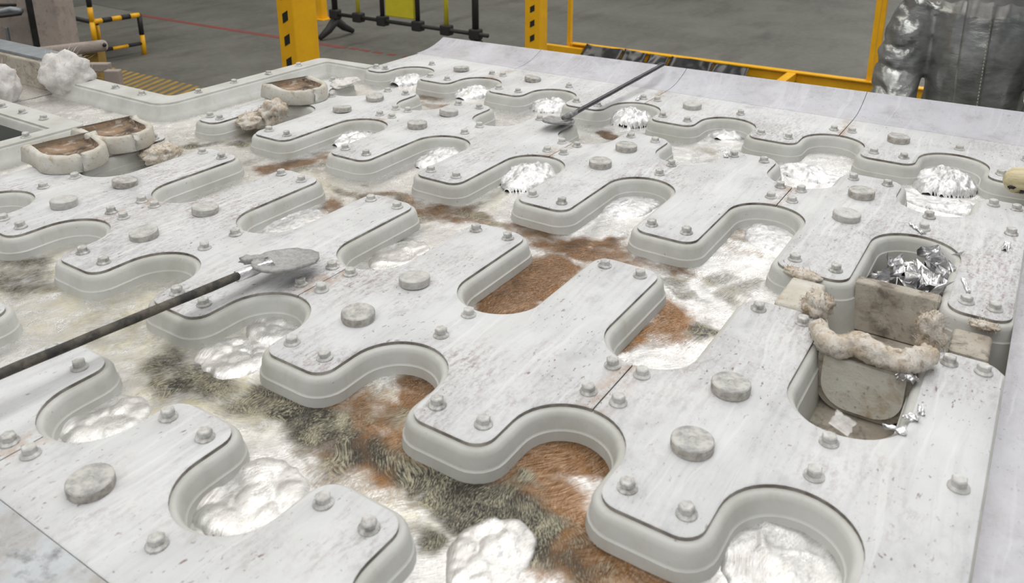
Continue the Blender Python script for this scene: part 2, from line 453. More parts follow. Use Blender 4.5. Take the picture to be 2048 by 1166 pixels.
def put(me, name, x, y, parent, z=0.0, tilt=.05, s=1.0):
    o = link(name, me, parent, (x * U, y * U, z))
    o.rotation_euler = (rb.uniform(-tilt, tilt), rb.uniform(-tilt, tilt), rb.uniform(0, 6.28)); s *= .84 if me is BOLT else .88; o.scale = (s, s, s * rb.uniform(.80, .98)); return o

BANKS = [dict(lo=None, hi=(-.635, -1.15), xo=-1.46, bx=[-1.25], tips=[-.76], px=[-1.22]),
         dict(lo=(-.13, .39), hi=(1.84, .83), bx=[.495, .75], tips=[0, 1.7225], px=[.38, .88]),
         dict(lo=(2.345, 3.335), hi=(4.325, 3.76), bx=[3.44, 3.69], tips=[2.473, 4.1976], px=[3.34, 3.84]),
         dict(lo=(4.825, 5.335), hi=None, xo=5.88, bx=[5.46], tips=[4.957], px=[5.41])]
WALL = [(-.004, -.0074), (.0060, -.0074), (.0098, -.0105), (.0130, -.0165), (.0155, -.034), (.0160, -.0355), (.0183, -.0372), (.0192, -.046), (.0210, -.062), (.026, -.135)]
PLATE = [(-.0022, 0.0), (0, -.0018), (0, -.0078)]
for b in BANKS:
    lo = low_side(*b['lo']) if b['lo'] else straight(b['xo'])
    hi = high_side(*b['hi']) if b['hi'] else straight(b['xo'])
    body = ccw(dedup(sc(lo + hi[::-1])))
    extrude('refractory_body', body, WALL, [M['refractory']], TABLE)
    plates = []
    for a, c in zip(split(lo), split(hi)):
        pl = a + c[::-1]
        ys = [p[1] for p in a]; y1, y0 = max(a[0][1], a[0][1]), a[-1][1]
        g = .0035                                    # half joint gap in lattice units
        pl = [(x, y - g if abs(y - a[0][1]) < 1e-6 and a[0][1] != YTOP else (y + g if abs(y - a[-1][1]) < 1e-6 and a[-1][1] != YBOT else y)) for x, y in pl]
        p = extrude('deck_plate', ccw(dedup(sc(pl))), PLATE, [M['deck'], M['plate_edge']], TABLE, lambda i: 1 if i >= 1 else 0)
        plates.append((a[0][1], a[-1][1], p))
    def plate_at(y):
        for y1, y0, p in plates:
            if y0 <= y <= y1: return p
        return plates[-1][2]
    for tx in b['tips']:
        for j in range(-1, 7):
            for y in ((-j, -j - .2565) if 0 <= j <= 5 else ((.86, .715) if j < 0 else (-6.0, -6.15))):
                put(BOLT, 'bolt', tx + rb.uniform(-.008, .008), y + rb.uniform(-.006, .006), plate_at(y))
    for bx in b['bx']:
        for j in range(-1, 6):
            for y in ((-(j + .63),) if j % 2 else (-(j + .55), -(j + .712))):
                put(BOLT, 'bolt', bx + rb.uniform(-.01, .01), y, plate_at(y))
    for px in b['px']:
        for j in (0, 1, 3, 5):
            y = -(j + .13)
            put(PLUG, 'plug', px + (.05 if (px == 5.41 and j == 1) else 0), y, plate_at(y), 0, .06 if j > 1 else .12)
    y = -6.15
    put(BOLT, 'bolt', b['bx'][-1], y, plate_at(y))

# curved apron panels along the back, the right end and the front
def apron(prof, y0, y1, name='apron_panel'):
    """prof: list of (x_u, z) ; panel spans y0..y1 (lattice units) with thickness"""
    n = 2; v = []; f = []
    ys = [y0, y1]
    for y in ys:
        for x, z in prof: v.append((x * U, y * U, z * (1 + .07 * (1 - y) / 1.0 * .9 if z > 0 else 1)))
        for x, z in prof: v.append((x * U, y * U, (z * (1 + .07 * (1 - y) * .9) if z > 0 else z) - .012))
    m = len(prof); s = 2 * m
    for k in range(m - 1):
        f.append((k, k + 1, s + k + 1, s + k)); f.append((m + k, s + m + k, s + m + k + 1, m + k + 1))
        f.append((k, m + k, m + k + 1, k + 1)); f.append((s + k, s + k + 1, s + m + k + 1, s + m + k))
    f.append((0, s, s + m, m)); f.append((m - 1, 2 * m - 1, s + 2 * m - 1, s + m - 1))
    bm = bmesh.new(); vs_ = [bm.verts.new(q) for q in v]
    for q in f: bm.faces.new([vs_[i] for i in q])
    o = bm_obj(name, bm, M['apron'] if prof[0][0] > 0 else M['apron_stained'], TABLE, True)
    try: o.data.set_sharp_from_angle(angle=math.radians(35))
    except Exception: pass
    return o
curve = [(5.885 + .585 * t, -.0005 + .036 * t ** 2.2) for t in [i / 10 for i in range(11)]]
for y0, y1 in ((.97, -.628), (-.632, -2.628), (-2.632, -4.628), (-4.632, -7.2)):
    apron(curve, y0 - .002, y1)
fcurve = [(-1.465 - 1.0 * t, -.0005 + .03 * t ** 2.4) for t in [i / 10 for i in range(11)]]
for y0, y1 in ((.97, -2.628), (-2.632, -6.24)):
    apron(fcurve, y0, y1)
# right end apron: rises away from the deck ends
rv = []; rf = []
prof = [(-6.25 - .9 * t, .0 + .055 * t ** 1.7) for t in [i / 8 for i in range(9)]]
xs = [-2.4, -.5, 1.84, 3.8, 5.88]
for i, x in enumerate(xs):
    for y, z in prof: rv.append((x * U, y * U, z))
    for y, z in prof: rv.append((x * U, y * U, z - .012))
m = len(prof)
for i in range(len(xs) - 1):
    for k in range(m - 1):
        a = i * 2 * m + k; c = (i + 1) * 2 * m + k
        rf.append((a, a + 1, c + 1, c)); rf.append((a + m, c + m, c + m + 1, a + m + 1))
    a = i * 2 * m; c = (i + 1) * 2 * m; rf.append((a, c, c + m, a + m))
mesh('apron_panel', rv, rf, M['apron'], TABLE, True)
box_obj('end_wall', (-1.45 * U, -6.40 * U, -.13), (5.86 * U, -6.27 * U, -.004), M['dusty'], TABLE, .003)

# rims round the feed channel at the left end
def round_poly(pts, n=8):
    """pts: (x, y, r)"""
    out = []; N_ = len(pts)
    for i in range(N_):
        a, b, c = Vector(pts[i - 1][:2]), Vector(pts[i][:2]), Vector(pts[(i + 1) % N_][:2]); r = pts[i][2]
        if r <= 0: out.append(tuple(b)); continue
        u1 = (a - b).normalized(); u2 = (c - b).normalized()
        ang = math.acos(max(-1, min(1, u1.dot(u2)))); d = r / math.tan(ang / 2)
        p1, p2 = b + u1 * d, b + u2 * d; ce = b + (u1 + u2).normalized() * (r / math.sin(ang / 2))
        a1 = math.atan2(p1.y - ce.y, p1.x - ce.x); a2 = math.atan2(p2.y - ce.y, p2.x - ce.x)
        da = (a2 - a1 + PI) % (2 * PI) - PI
        out += [(ce.x + r * math.cos(a1 + da * k / n), ce.y + r * math.sin(a1 + da * k / n)) for k in range(n + 1)]
    return out
RIMW = [(-.012, .0), (-.004, .0), (-.003, -.006), (.004, -.007), (.008, -.012), (.014, -.034), (.019, -.038), (.028, -.052), (.034, -.135)]
rim1 = [(4.86, .94, 0), (4.86, 1.62, .05), (2.44, 1.62, .22), (2.44, 3.55, 0), (2.74, 3.55, 0), (2.74, 1.87, .1), (5.0, 1.87, .12), (5.06, .94, 0)]
rim2 = [(1.66, 3.7, 0), (1.66, 1.68, .10), (-1.46, 1.68, 0), (-1.46, 1.87, 0), (1.36, 1.87, 0), (1.36, 3.7, 0)]
for r in (rim1, rim2):
    extrude('channel_rim', ccw(dedup(sc(round_poly(r)))), RIMW, [M['refractory']], TABLE)
for x, y in ((3.0, 1.75), (3.5, 1.76), (4.0, 1.74), (4.5, 1.75), (2.6, 2.2), (2.6, 2.7), (1.5, 2.2), (1.5, 2.6), (1.5, 3.0), (1.1, 1.78), (.6, 1.78)):
    put(BOLT, 'bolt', x, y, TABLE, 0, .1)
M['void_shade'] = simple('void_shade_green', (.020, .026, .022), .6, .2, .4, 12)  # near-black green stands for the shade in the void
box_obj('void_shade_sheet', (-1.4 * U, 1.99 * U, -.03), (1.24 * U, 3.9 * U, -.014), M['void_shade'], TABLE, .002)  # added dark sheet in place of the shaded void beside the rims
# pan under the channels and the steel frame below
mesh('channel_pan', *(lambda q: ([(x * U, y * U, z) for z in (-.105, -.16) for x, y in q], [tuple(range(9)), tuple(range(17, 8, -1))] + [(i, i + 9, (i + 1) % 9 + 9, (i + 1) % 9) for i in range(9)]))(
    [(-1.45, -6.3), (5.86, -6.3), (5.86, .93), (5.03, 1.85), (2.72, 1.85), (2.72, 3.6), (1.38, 3.6), (1.38, 1.86), (-1.45, 1.86)]), M['dusty'], TABLE)
box_obj('frame_beam', (-1.4 * U, -6.2 * U, -.42), (5.8 * U, -5.8 * U, -.165), M['dark_steel'], TABLE, .004)
box_obj('frame_beam', (-1.4 * U, -2.8 * U, -.42), (5.8 * U, -2.4 * U, -.165), M['dark_steel'], TABLE, .004)
box_obj('frame_beam', (-1.4 * U, .4 * U, -.42), (5.8 * U, .8 * U, -.165), M['dark_steel'], TABLE, .004)
for x in (-1.0, 5.3):
    for y in (-5.9, .5):
        box_obj('leg', (x * U, y * U, FLOOR_Z), (x * U + .12, y * U + .12, -.42), M['dark_steel'], TABLE, .004)

# ------------------------------------------------------------------ molten metal
METZ = -.053
x0, x1, y0, y1 = -1.32 * U, 5.42 * U, -6.30 * U, 3.70 * U
step = .0062
nx = int((x1 - x0) / step); ny = int((y1 - y0) / step)
gx, gy = np.meshgrid(np.linspace(x0, x1, nx), np.linspace(y0, y1, ny), indexing='ij')
wx = (fbm(gx * 9, gy * 9, 4, 1) - .5) * .16; wy = (fbm(gx * 9, gy * 9, 4, 5) - .5) * .16
ax, ay = gx + wx, gy + wy
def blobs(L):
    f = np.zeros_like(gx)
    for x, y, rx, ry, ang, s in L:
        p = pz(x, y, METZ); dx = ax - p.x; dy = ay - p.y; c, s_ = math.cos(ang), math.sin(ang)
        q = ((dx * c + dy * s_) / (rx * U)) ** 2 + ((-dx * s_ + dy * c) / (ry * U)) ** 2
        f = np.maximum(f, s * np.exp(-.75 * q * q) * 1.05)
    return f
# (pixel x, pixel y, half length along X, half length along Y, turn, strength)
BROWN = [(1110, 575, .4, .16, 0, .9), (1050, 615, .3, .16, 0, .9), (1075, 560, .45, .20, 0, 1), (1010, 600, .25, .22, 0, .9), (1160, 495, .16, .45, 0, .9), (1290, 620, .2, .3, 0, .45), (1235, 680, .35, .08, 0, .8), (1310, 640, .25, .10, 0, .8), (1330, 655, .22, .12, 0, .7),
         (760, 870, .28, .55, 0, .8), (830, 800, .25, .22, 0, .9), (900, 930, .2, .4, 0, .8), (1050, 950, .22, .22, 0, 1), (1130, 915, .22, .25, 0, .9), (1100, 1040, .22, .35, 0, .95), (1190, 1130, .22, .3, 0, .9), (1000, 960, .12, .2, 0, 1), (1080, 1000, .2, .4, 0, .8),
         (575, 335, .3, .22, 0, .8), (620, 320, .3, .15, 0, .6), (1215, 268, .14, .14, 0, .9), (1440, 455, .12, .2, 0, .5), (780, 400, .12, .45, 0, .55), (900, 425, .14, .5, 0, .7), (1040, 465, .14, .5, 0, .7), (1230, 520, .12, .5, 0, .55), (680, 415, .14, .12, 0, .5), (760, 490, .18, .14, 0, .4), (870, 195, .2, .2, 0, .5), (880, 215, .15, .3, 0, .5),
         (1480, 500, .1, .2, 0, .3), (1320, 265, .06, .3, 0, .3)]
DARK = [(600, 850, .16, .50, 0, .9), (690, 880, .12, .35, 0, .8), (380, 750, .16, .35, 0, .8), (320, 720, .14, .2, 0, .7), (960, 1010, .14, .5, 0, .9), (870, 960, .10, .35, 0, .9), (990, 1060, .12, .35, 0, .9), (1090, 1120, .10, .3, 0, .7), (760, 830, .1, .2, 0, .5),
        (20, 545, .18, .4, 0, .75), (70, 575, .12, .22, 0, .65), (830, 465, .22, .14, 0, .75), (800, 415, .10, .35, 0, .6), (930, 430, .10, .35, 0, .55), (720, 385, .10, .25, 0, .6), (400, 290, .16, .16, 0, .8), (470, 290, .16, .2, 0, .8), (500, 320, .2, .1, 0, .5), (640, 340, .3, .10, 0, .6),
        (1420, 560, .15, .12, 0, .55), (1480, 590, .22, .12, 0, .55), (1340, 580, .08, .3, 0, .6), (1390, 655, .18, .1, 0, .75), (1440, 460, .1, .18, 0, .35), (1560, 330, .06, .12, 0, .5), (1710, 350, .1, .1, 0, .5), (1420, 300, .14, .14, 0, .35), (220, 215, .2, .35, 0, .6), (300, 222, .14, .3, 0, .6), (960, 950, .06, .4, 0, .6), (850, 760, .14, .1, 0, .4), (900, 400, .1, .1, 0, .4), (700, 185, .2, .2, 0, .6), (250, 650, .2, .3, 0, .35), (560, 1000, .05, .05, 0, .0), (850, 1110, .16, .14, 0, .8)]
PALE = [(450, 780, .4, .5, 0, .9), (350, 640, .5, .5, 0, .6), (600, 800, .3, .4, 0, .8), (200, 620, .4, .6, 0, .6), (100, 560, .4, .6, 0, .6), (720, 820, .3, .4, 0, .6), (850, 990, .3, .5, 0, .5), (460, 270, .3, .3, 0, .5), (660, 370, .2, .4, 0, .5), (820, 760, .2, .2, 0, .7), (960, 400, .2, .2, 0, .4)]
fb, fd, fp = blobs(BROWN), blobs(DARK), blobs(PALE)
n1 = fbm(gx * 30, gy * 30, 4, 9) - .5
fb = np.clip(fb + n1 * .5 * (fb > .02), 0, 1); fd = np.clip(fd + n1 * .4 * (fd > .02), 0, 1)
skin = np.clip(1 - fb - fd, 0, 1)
hz_ = (ridged(ax * 17, ay * 17, 4, 21) - .6) * .0045 * (.25 + .75 * skin) + (fbm(gx * 60, gy * 60, 3, 31) - .5) * .0014 + (fbm(ax * 4, ay * 4, 3, 41) - .5) * .004
gz = METZ + hz_
idx = np.arange(nx * ny).reshape(nx, ny)
cx_, cy_ = (gx[:-1, :-1] + gx[1:, 1:]) / 2 / U, (gy[:-1, :-1] + gy[1:, 1:]) / 2 / U
keep = ~((cx_ > .7) & (cx_ < 3.5) & (cy_ < -5.08))
# drop what lies buried inside the deck bodies
for a, b_, lo_e, hi_e in ((-9, -.70, None, -1.22), (-.06, 1.78, .46, .76), (2.41, 4.26, 3.40, 3.69), (4.9, 9, 5.41, None)):
    solid = (cx_ > a) & (cx_ < b_) & (cy_ < .86)
    inp = np.zeros_like(solid)
    for yc in POCK: inp |= (np.abs(cy_ - yc) < .31)
    mid = (cx_ > (lo_e if lo_e is not None else -99)) & (cx_ < (hi_e if hi_e is not None else 99))
    keep &= ~(solid & (~inp | mid))
keep &= ~((cy_ > 1.72) & ((cx_ < 1.6) | (cx_ > 2.5)))
q = np.stack([idx[:-1, :-1], idx[1:, :-1], idx[1:, 1:], idx[:-1, 1:]], -1)[keep]
used = np.unique(q); remap = -np.ones(nx * ny, int); remap[used] = np.arange(len(used))
co = np.stack([gx, gy, gz], -1).reshape(-1, 3)[used]; q = remap[q]
# tongue of metal lying in the launder inlet
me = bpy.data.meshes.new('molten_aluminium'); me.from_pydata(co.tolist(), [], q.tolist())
for nm, arr in (('film', skin), ('brown', fb), ('dark_weight', fd), ('pale', fp)):  # colour weights by patch; film is what is neither brown nor dark
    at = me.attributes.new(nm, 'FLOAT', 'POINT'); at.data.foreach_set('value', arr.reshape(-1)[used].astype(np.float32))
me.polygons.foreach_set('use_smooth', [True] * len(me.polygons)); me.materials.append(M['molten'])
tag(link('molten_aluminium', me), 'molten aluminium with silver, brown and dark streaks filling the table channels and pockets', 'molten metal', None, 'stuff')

# ------------------------------------------------------------------ oxide skin floating on the metal
def mound(px, py, rx, ry, H, style, seed, label, group, name='oxide_skin', res=44):
    c = pz(px, py, METZ); rx *= U; ry *= U
    t = np.linspace(-1, 1, res); X, Y = np.meshgrid(t, t, indexing='ij')
    R_ = np.sqrt(X * X + Y * Y); th = np.arctan2(Y, X)
    edge = 1 + .16 * (fbm(np.cos(th) * 2 + seed, np.sin(th) * 2 + 3, 3, seed) - .5) * 2
    r = np.clip(R_ / edge, 0, 2); dome = np.sqrt(np.clip(1 - r ** 2, 0, 1))
    x = c.x + X * rx; y = c.y + Y * ry
    wx_ = x + (fbm(x * 22, y * 22, 3, seed + 2) - .5) * .05; wy_ = y + (fbm(x * 22, y * 22, 3, seed + 4) - .5) * .05
    if style == 'foil':
        h = H * dome * (.45 + .9 * (ridged(wx_ * 26, wy_ * 26, 4, seed) - .35)) + .006 * dome * (ridged(wx_ * 70, wy_ * 70, 3, seed + 8) - .5)
    elif style == 'bubble':
        h = np.zeros_like(x); rr = random.Random(seed)
        for k in range(18):
            a = rr.uniform(0, 6.28); d = math.sqrt(rr.random()) * .85; br = rr.uniform(.12, .36)
            q_ = ((X - d * math.cos(a)) ** 2 + (Y - d * math.sin(a)) ** 2) / br ** 2
            h = np.maximum(h, H * br / .3 * np.sqrt(np.clip(1 - q_, 0, 1)))
        h = h * np.clip(dome * 1.6, 0, 1) + .004 * dome + .003 * (fbm(x * 80, y * 80, 3, seed) - .5)
    else:
        h = H * dome * (.25 + 1.0 * ridged(wx_ * 15, wy_ * 15, 3, seed) ** 2) + .0016 * (fbm(x * 90, y * 90, 3, seed) - .5)
    z = METZ + .001 + h - .006 * np.clip(r - .93, 0, 1) / .1
    ok = (r < 1.03); id_ = np.arange(res * res).reshape(res, res)
    k = ok[:-1, :-1] & ok[1:, :-1] & ok[1:, 1:] & ok[:-1, 1:]
    qd = np.stack([id_[:-1, :-1], id_[1:, :-1], id_[1:, 1:], id_[:-1, 1:]], -1)[k]
    us = np.unique(qd); rm = -np.ones(res * res, int); rm[us] = np.arange(len(us))
    co = np.stack([x - c.x, y - c.y, z - METZ], -1).reshape(-1, 3)[us]
    o = mesh(name, co.tolist(), rm[qd].tolist(), M['foil'] if (style == 'foil' or py < 480) else M['molten'], None, True, None, (c.x, c.y, METZ))
    return tag(o, label, 'oxide skin', group)
for i, (*a, lab) in enumerate([
        (812, 163, .24, .24, .034, 'crumpled silver oxide heap in the back pocket next to the feed channel wall'),
        (945, 188, .28, .24, .030, 'crumpled silver oxide heap in the second back pocket from the feed channel wall'),
        (1100, 214, .25, .24, .032, 'crumpled silver oxide heap in the back pocket behind the small shovel blade'),
        (1262, 242, .25, .25, .046, 'tall rounded oxide heap in the back pocket beside the thin shovel handle'),
        (1885, 372, .30, .26, .050, 'large crumpled white oxide heap in the back pocket beside the wooden handle'),
        (712, 276, .30, .20, .024, 'low silver oxide heap in the long slot next to the tufted fibre pocket'),
        (882, 316, .32, .20, .026, 'silver oxide heap in the second long slot from the tufted fibre pocket'),
        (1062, 356, .38, .24, .044, 'tall crumpled oxide heap in the third long slot from the tufted fibre pocket')]):
    mound(*a, 'foil', 11 + i * 7, lab, 'crumpled oxide skin heaps')
for i, (*a, lab) in enumerate([
        (1265, 405, .36, .22, .012, 'flat wrinkled oxide skin in the fourth long slot from the tufted fibre pocket'),
        (1555, 475, .28, .23, .016, 'wrinkled oxide skin in the long slot beside the scrap pocket'),
        (1450, 268, .22, .22, .016, 'wrinkled oxide skin in the back pocket next to the tall rounded heap'),
        (1622, 348, .22, .30, .018, 'swirled bright oxide skin across the back channel beside a deck joint'),
        (590, 446, .28, .18, .009, 'thin pale oxide skin in the slot behind the crusted shovel blade'),
        (800, 512, .26, .20, .010, 'thin oxide skin at the rust edged slot beside the crusted shovel blade'),
        (1890, 412, .16, .3, .016, 'flat silver oxide skin at the foot of the large white heap')]):
    mound(*a, 'wrinkle', 101 + i * 5, lab, 'wrinkled oxide skins')
for i, (*a, lab) in enumerate([
        (570, 652, .24, .24, .0065, 'bubbly silver oxide lumps in the pocket below the crusted shovel blade'),
        (205, 842, .22, .24, .006, 'bubbly pale oxide lumps in the front pocket nearer the scaled shovel handle'),
        (500, 998, .26, .25, .0060, 'bubbly pale oxide lumps in the front pocket farther from the shovel handle'),
        (470, 715, .20, .24, .005, 'small bubbly oxide lumps at the mouth of the pocket below the crusted shovel')]):
    mound(*a, 'bubble', 201 + i * 9, lab, 'bubbly oxide skins')
mound(985, 1110, .22, .17, .0055, 'bubble', 301, 'lumpy pale oxide skin drifting in the open channel among dark streaks', None)
mound(1560, 1120, .26, .25, .010, 'wrinkle', 311, 'broad smooth white oxide skin filling the pocket with a brown edge', None)

# ------------------------------------------------------------------ fibre, dams and gates
def lump_mesh(rad, seed, sub=4, amp=.35, freq=2.2):
    bm = bmesh.new(); bmesh.ops.create_icosphere(bm, subdivisions=sub, radius=1.0)
    off = Vector((seed * 3.1, seed * 1.7, seed * .9))
    for v in bm.verts:
        n = v.co.normalized()
        d = 1 + amp * mnoise.fractal(n * freq + off, 1.0, 2.0, 3) + amp * .16 * mnoise.fractal(n * 9 + off, 1.0, 2.0, 3)
        v.co = Vector((n.x * rad[0], n.y * rad[1], n.z * rad[2])) * d
    return bm
def fuzz(parent, bm_pts, n, ln, seed, m):
    rr = random.Random(seed); v = []; f = []
    for k in range(n):
        p, nn = rr.choice(bm_pts)
        d = (nn + Vector((rr.uniform(-1, 1), rr.uniform(-1, 1), rr.uniform(-.4, 1))) * .9).normalized(); s = d.cross(Vector((rr.random(), rr.random(), rr.random()))).normalized() * .0004
        L = ln * rr.uniform(.4, 1.2); q1 = p + d * L * .5; q2 = p + d * L + Vector((rr.uniform(-.3, .3), rr.uniform(-.3, .3), rr.uniform(-.4, .2))) * L
        b = len(v); v += [p - s, p + s, q1 + s, q1 - s, q2]; f += [(b, b + 1, b + 2, b + 3), (b + 3, b + 2, b + 4)]
    o = mesh('loose_fibres', v, f, m, parent, False, None, parent_world(parent)); o['kind'] = 'stuff'; return o
def wad(name, loc, rad, seed, m, label, rot=0.0, n=220, group=None, amp=.35):
    bm = lump_mesh(rad, seed, 4, amp * .75, 1.7); bmesh.ops.rotate(bm, verts=bm.verts, cent=(0, 0, 0), matrix=Matrix.Rotation(rot, 3, 'Z'))
    bm.normal_update(); ptsn = [(v.co.copy(), v.normal.copy()) for v in bm.verts]
    o = bm_obj(name, bm, m, None, True, loc); tag(o, label, 'insulation', group)
    fuzz(o, ptsn, n, max(rad) * .35, seed, m); return o
FW, FB = M['fibre_white'], M['fibre']
c = pz(122, 140, .03); wad('fibre_wad', (.775, 1.10, .02), (.075, .10, .085), 5, FW, 'big white ceramic fibre wad packed at the launder mouth', .2)
c = pz(0, 160, .03); wad('fibre_wad', (c.x, c.y + .02, .01), (.06, .075, .075), 9, FW, 'white fibre wad on the near lip of the launder', .1)
c = pz(545, 222, .01); wad('fibre_wad', (c.x, c.y, .004), (.055, .04, .040), 14, FB, 'grey tufted fibre wad standing in the pocket beside the hollow gate', .4, 320, None, .5)
c = pz(505, 240, -.01); wad('fibre_wad', (c.x, c.y, -.012), (.055, .045, .022), 15, FB, 'low crusty fibre debris lying beside the tufted wad', .4, 160, None, .5)
c = pz(322, 300, -.01); wad('fibre_wad', (c.x, c.y, -.02), (.06, .05, .026), 16, FB, 'crusty pinkish fibre debris at the foot of the two hollow gates', .7, 120, None, .45)
c = pz(690, 165, .0); wad('fibre_wad', (c.x, c.y, .0), (.07, .04, .012), 17, FW, 'thin white fibre pad on the deck beside the back hollow gate', .1, 60, None, .3)

def hollow_gate(loc, rot, label, seed, flare=1.0):
    """plug lying on its back: U-shaped shell with a hollow, shadow and scorch put into its colour"""
    t = empty('hollow_gate', loc)
    L, W, H, T = .60 * U, .27 * U, .048, .018
    def outline(d, fl):
        p = [(-L / 2, W - d + fl)] + [(-L / 2 + .03, W - d + fl * .35)] + [(L / 2 - .11 - .0, W - d)]
        p += [(L / 2 - .085 + (.085 - d) * math.cos(a), (W - .085) + (.085 - d) * math.sin(a)) for a in [PI / 2 - PI / 2 * k / 8 for k in range(9)]]
        q = [(x, -y) for x, y in p[::-1]]
        return p + q
    rr = random.Random(seed); Rm = Matrix.Rotation(rot, 3, 'Z')
    W0 = W; W = W0 + .0
    if W < .085: pass
    o_out = outline(0, .012); o_in = outline(T, .004); o_top = outline(.004, .012); o_tin = outline(T - .004, .004)
    n = len(o_out); v = []; f = []; fm = []
    def ringp(o, z, j=.0018): return [tuple(Rm @ Vector((x + rr.uniform(-j, j), y + rr.uniform(-j, j), z + rr.uniform(-j, j)))) for x, y in o]
    rings = [ringp(o_out, .0005, .0), ringp(outline(-.003, .014), .006), ringp(outline(-.002, .013), H * .6), ringp(o_out, H - .005), ringp(o_top, H), ringp(o_tin, H), ringp(o_in, H - .005), ringp(outline(T + .006, 0), H - .022)]
    for r in rings: v += r
    for i in range(len(rings) - 1):
        for k in range(n):
            f.append((i * n + k, i * n + (k + 1) % n, (i + 1) * n + (k + 1) % n, (i + 1) * n + k)); fm.append(0 if i < 6 else 1)
    f.append(tuple(range(n))[::-1]); fm.append(0)
    b = mesh('shell', v, f, [M['dam'], M['shaded_scorch']], t, True, fm, loc)
    # floor of the hollow, its shadow painted in with the scorch
    fl = [tuple(Rm @ Vector((x, y, H - .019 + rr.uniform(-.003, .003)))) for x, y in outline(T + .004, 0)]
    ce = tuple(Rm @ Vector((0, 0, H - .026)))
    mesh('shaded_hollow', fl + [ce], [(k, (k + 1) % n, n) for k in range(n)], M['shaded_scorch'], t, True, None, loc)
    return tag(t, label, 'gate')
hollow_gate((.94 * U, .72 * U, 0), -PI / 2 - .25, 'white hollow gate block with dark brown hollow, lying on the stained deck', 1)
hollow_gate((1.47 * U, .83 * U, 0), -PI / 2 - .15, 'white hollow gate block with pale streaked hollow beside the dark brown one', 2)
hollow_gate((3.46 * U, .60 * U, 0), -PI / 2 - .25, 'white hollow gate block at the back beside the low fibre pad', 3)

def bent_block(name, lo, hi, m, label, bev=.006, seed=1, cat='dam'):
    bm = bmesh.new(); add_box(bm, lo, hi, bev, None, 3); rr = random.Random(seed)
    for v in bm.verts: v.co += Vector((rr.uniform(-1, 1), rr.uniform(-1, 1), rr.uniform(-1, 1))) * .0012
    o = bm_obj(name, bm, m, None, True)
    try: o.data.set_sharp_from_angle(angle=math.radians(45))
    except Exception: pass
    return tag(o, label, cat)
u = lambda *a: tuple(x * U for x in a)
bent_block('dam_block', (1.90 * U, -5.25 * U, -.104), (2.29 * U, -5.04 * U, -.006), M['dam'], 'short white dam block closing the bright metal channel', .006, 2)
bent_block('dam_board', (2.40 * U, -5.865 * U, -.104), (2.50 * U, -5.395 * U, -.002), M['dusty'], 'upright scorched board across the pocket of silver scraps', .003, 3)
bent_block('refractory_brick', (1.95 * U, -6.17 * U, -.104), (2.22 * U, -5.97 * U, -.012), M['dusty'], 'small scorched brick wedged at the dry channel end beside the end apron', .008, 4, 'brick')
# round-bottomed plug closing the dry slot
def slot_plug():
    t = empty('slot_plug', (1.50 * U, -5.63 * U, -.104))
    hw, zt, zb, r = .235 * U, -.004, -.103, .045
    def prof(d):
        w_ = hw - d
        p = [(-w_, zt)] + [(-w_ + r + r * math.cos(a), zb + d + r + r * math.sin(a)) for a in [PI + PI / 2 * k / 8 for k in range(9)]]
        p += [(w_ - r + r * math.cos(a), zb + d + r + r * math.sin(a)) for a in [1.5 * PI + PI / 2 * k / 8 for k in range(9)]] + [(w_, zt)]
        return p
    Y = -5.635 * U
    def slab(name, x0, x1, d, m):
        p = prof(d); n = len(p); v = [(x0 - .02 * (zt - z), Y + y, z) for y, z in p] + [(x1, Y + y, z) for y, z in p]
        f = [tuple(range(n)), tuple(range(2 * n - 1, n - 1, -1))] + [(i, i + n, (i + 1) % n + n, (i + 1) % n) for i in range(n)]
        return mesh(name, v, f, m, t)
    slab('plug_body', 1.50 * U, 1.68 * U, 0, M['dusty']); slab('plug_face', 1.475 * U, 1.50 * U, .010, M['dam'])
    return tag(t, 'round bottomed refractory plug standing in the dry slot under the fibre rope', 'plug')
slot_plug()
# fibre rope draped over the plug
def rope(name, pts, rads, m, label, seed, n=14, sub=8, group=None, fz=300):
    pts = [Vector(p) for p in pts]; P_ = []; R2 = []; sub = 14
    for i in range(len(pts) - 1):
        p0, p1, p2, p3 = pts[max(i - 1, 0)], pts[i], pts[i + 1], pts[min(i + 2, len(pts) - 1)]
        for k in range(sub):
            t = k / sub; P_.append(.5 * ((2 * p1) + (p2 - p0) * t + (2 * p0 - 5 * p1 + 4 * p2 - p3) * t * t + (-p0 + 3 * p1 - 3 * p2 + p3) * t ** 3)); R2.append(rads[i] * (1 - t) + rads[i + 1] * t)
    P_.append(pts[-1]); R2.append(rads[-1])
    bm = bmesh.new(); add_tube(bm, P_, R2, n + 10); bm.normal_update()
    for v in bm.verts:
        q_ = v.co * 32 + Vector((seed, 0, 0)); v.co += v.normal * (mnoise.fractal(q_, 1, 2, 3) * .006 + mnoise.fractal(q_ * 4, 1, 2, 3) * .003)
    c0 = sum(pts, Vector()) / len(pts)
    for v in bm.verts: v.co -= c0
    bm.normal_update(); pn = [(v.co.copy(), v.normal.copy()) for v in bm.verts]
    o = bm_obj(name, bm, m, None, True, c0); tag(o, label, 'insulation', group)
    fuzz(o, pn, fz, .022, seed, m); return o
rp = [pz(1640, 655, .012), pz(1660, 690, .012), pz(1712, 690, .02), pz(1770, 715, .02), pz(1830, 725, .02), pz(1858, 700, .025)]
rope('fibre_rope', rp, [.016, .020, .019, .018, .018, .014], FB, 'frayed ceramic fibre rope draped across the round bottomed plug', 3)
c = pz(1635, 612, .01); wad('fibre_wad', (c.x, c.y, .012), (.030, .026, .024), 21, FB, 'dirty tan fibre tuft on the dam block', .3, 260, None, .5)
c = pz(1862, 660, .015); wad('fibre_wad', (c.x, c.y, .012), (.026, .022, .036), 22, FB, 'frayed brown fibre tuft at the end of the rope', .3, 420, None, .5)
